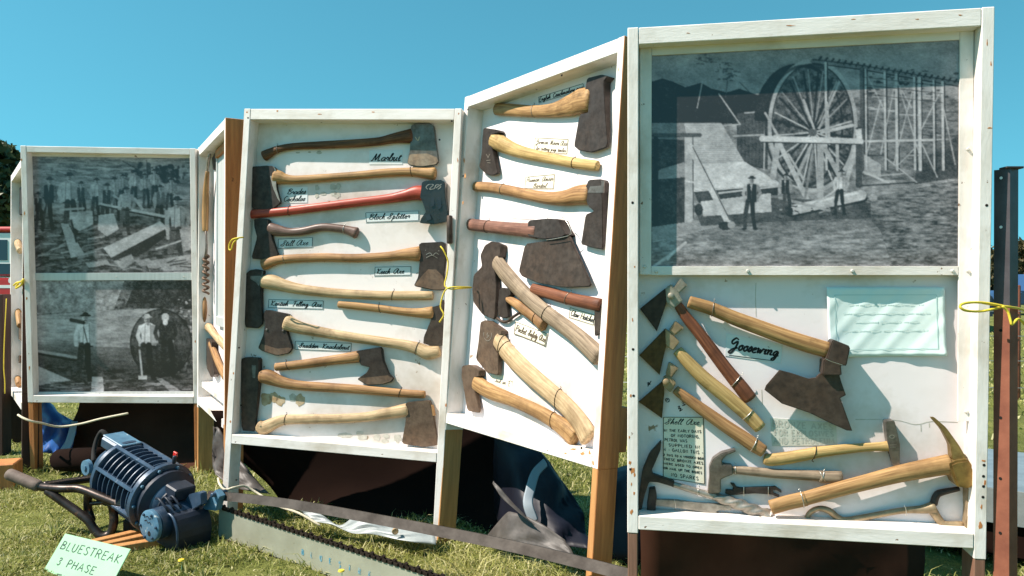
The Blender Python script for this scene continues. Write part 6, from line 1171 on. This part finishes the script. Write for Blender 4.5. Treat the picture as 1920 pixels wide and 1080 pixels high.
def hill():
    vs, fs = [], []; n, m_n = 60, 14
    for j in range(m_n):
        for i in range(n):
            x = -40 + i * 5.2; y = 120 + j * 14; s = j / (m_n - 1); z = (7.5 * math.sin(min(1, s * 1.6) * math.pi / 2)) * (1 - math.exp(-max(0, x + 20) / 50.)) * (1 + .25 * math.sin(x * .05)) - .3; vs.append((x, y, z))
    fs = [(j * n + i, j * n + i + 1, (j + 1) * n + i + 1, (j + 1) * n + i) for j in range(m_n - 1) for i in range(n - 1)]
    tag(mesh('hill', vs, fs, 'hill_scrub', None, True), kind='structure')
mat('hill_scrub', (.13, .10, .05), (.075, .065, .03), .95, .25, lo=.35, hi=.65, bump=.9, bscale=.8)
hill()

# ------------------------------------------------------------------ grass
def grass(name, label, regions):
    Vs, Ts, n0 = [], [], 0; F = []
    for (xa, xb, ya, yb, n, hmin, hmax, wd) in regions:
        x = rng.uniform(xa, xb, n); y = ya + (yb - ya) * rng.random(n)
        cl = np.sin(x * 7.1 + 2 * np.sin(y * 3.3)) * np.sin(y * 6.3 + 1.7 * np.sin(x * 4.1)) ; fine = np.sin(x * 31 + y * 17) * np.sin(y * 37 - x * 11)
        keep = rng.random(n) < np.clip(.58 + .48 * cl + .1 * fine, .06, 1); x, y, cl = x[keep], y[keep], cl[keep]; k = len(x)
        z = .018 * np.sin(x * 2.1 + y) * np.sin(y * 1.7 - x * .6) + .01 * np.sin(x * 5.3) * np.sin(y * 4.7)
        z = np.where((np.abs(x) < 11) & (y < 14), z, 0) - .004
        h = rng.uniform(hmin, hmax, k) * np.clip(.75 + .35 * cl, .4, 1.2); tall = rng.random(k) < .02; h = np.where(tall, h * 1.9, h); h = np.where((x > -1.9) & (x < -1.38) & (y > 2.72) & (y < 3.02), h * .45, h)
        th = rng.uniform(0, 6.283, k); lean = rng.uniform(.2, 1.9, k) * h; ph = rng.uniform(0, 6.283, k); w = wd * rng.uniform(.6, 1.3, k)
        dx, dy = np.cos(th) * w, np.sin(th) * w; lx, ly = np.cos(ph) * lean, np.sin(ph) * lean
        P = np.stack([x, y, z], 1); b0 = P + np.stack([-dx, -dy, 0 * x], 1); b1 = P + np.stack([dx, dy, 0 * x], 1)
        m0 = P + np.stack([lx * .35 - dx * .8, ly * .35 - dy * .8, h * .6], 1); m1 = P + np.stack([lx * .35 + dx * .8, ly * .35 + dy * .8, h * .6], 1); tp = P + np.stack([lx, ly, h * np.clip(1.05 - .35 * lean / h, .5, 1)], 1)
        V = np.stack([b0, b1, m1, m0, tp], 1).reshape(-1, 3); i = (np.arange(k) * 5 + n0)[:, None]
        F.append(np.concatenate([i + np.array([[0, 1, 2]]), i + np.array([[0, 2, 3]]), i + np.array([[3, 2, 4]])], 0)); n0 += 5 * k; Vs.append(V)
        dry = rng.random(k) < .21; tone = np.clip(.47 + .16 * np.sin(x * 1.9 + 1) * np.sin(y * 2.3) + rng.normal(0, .19, k) + .12 * np.sin(x * .9 + 2) * np.sin(y * 5.1 + x * 3), 0, .85); tone = np.where(dry, rng.uniform(.75, 1, k), tone); Ts.append(np.repeat(tone, 5))
    V = np.concatenate(Vs); Fq = np.concatenate(F); T = np.concatenate(Ts); me = bpy.data.meshes.new(name)
    me.vertices.add(len(V)); me.vertices.foreach_set('co', V.ravel()); nf = len(Fq); me.loops.add(nf * 3); me.loops.foreach_set('vertex_index', Fq.ravel().astype(np.int32)); me.polygons.add(nf)
    me.polygons.foreach_set('loop_start', np.arange(0, nf * 3, 3, dtype=np.int32)); me.update(calc_edges=True); me.materials.append(M['grass'])
    a = me.attributes.new('tone', 'FLOAT', 'POINT'); a.data.foreach_set('value', T); tag(link(bpy.data.objects.new(name, me)), label, 'grass', kind='stuff')
grass('grass', 'short patchy green and straw coloured paddock grass', [(-2.8, .9, 2.55, 4.2, 120000, .018, .045, .0022), (-3.9, 1.2, 4.2, 7, 70000, .025, .055, .0035), (.9, 3.2, 2.4, 5.5, 22000, .02, .05, .003), (-5, 7, 7, 14, 50000, .03, .07, .008), (2, 14, 5.5, 20, 26000, .03, .08, .01), (-14, -4, 7, 18, 14000, .03, .08, .012), (-.5, .2, 2.75, 3.25, 3000, .05, .10, .0026), (-1.25, -.3, 3.0, 3.5, 4500, .04, .085, .0024), (-1.45, -1.2, 3.4, 3.6, 500, .05, .1, .0024), (-3.1, -2.5, 4.2, 4.7, 2500, .05, .10, .003), (-1.75, -1.4, 2.62, 2.70, 500, .04, .06, .0022)] + [(cx, cx + .13, cy, cy + .1, 130, .05, .11, .003) for cx, cy in ((-2.3, 3.1), (-2.05, 3.35), (-2.35, 3.7), (-1.25, 2.85), (-.95, 2.75), (-1.6, 4.3), (-.35, 4.6), (.05, 4.2), (.35, 3.7), (-2.6, 4.3), (-1.05, 3.6), (1.6, 3.6), (1.75, 4.6), (-2.15, 2.9))])
for k in range(3):
    q = ground_at(*((340, 1052), (222, 1070), (640, 1072))[k], .04)
    t = thing('dandelion', 'yellow dandelion flower in the grass below the saw motor' , 'flower', Matrix.Translation((q.x, q.y, 0)), 'dandelions in the grass')
    tube('stem', [(0, 0, 0), (.003, 0, .04)], .0015, 'sign_green', t, 5); lathe('flower_head', [(.038, .004), (.042, .013), (.047, .011), (.049, .0)], 'cord_yellow', t, 10, 2)
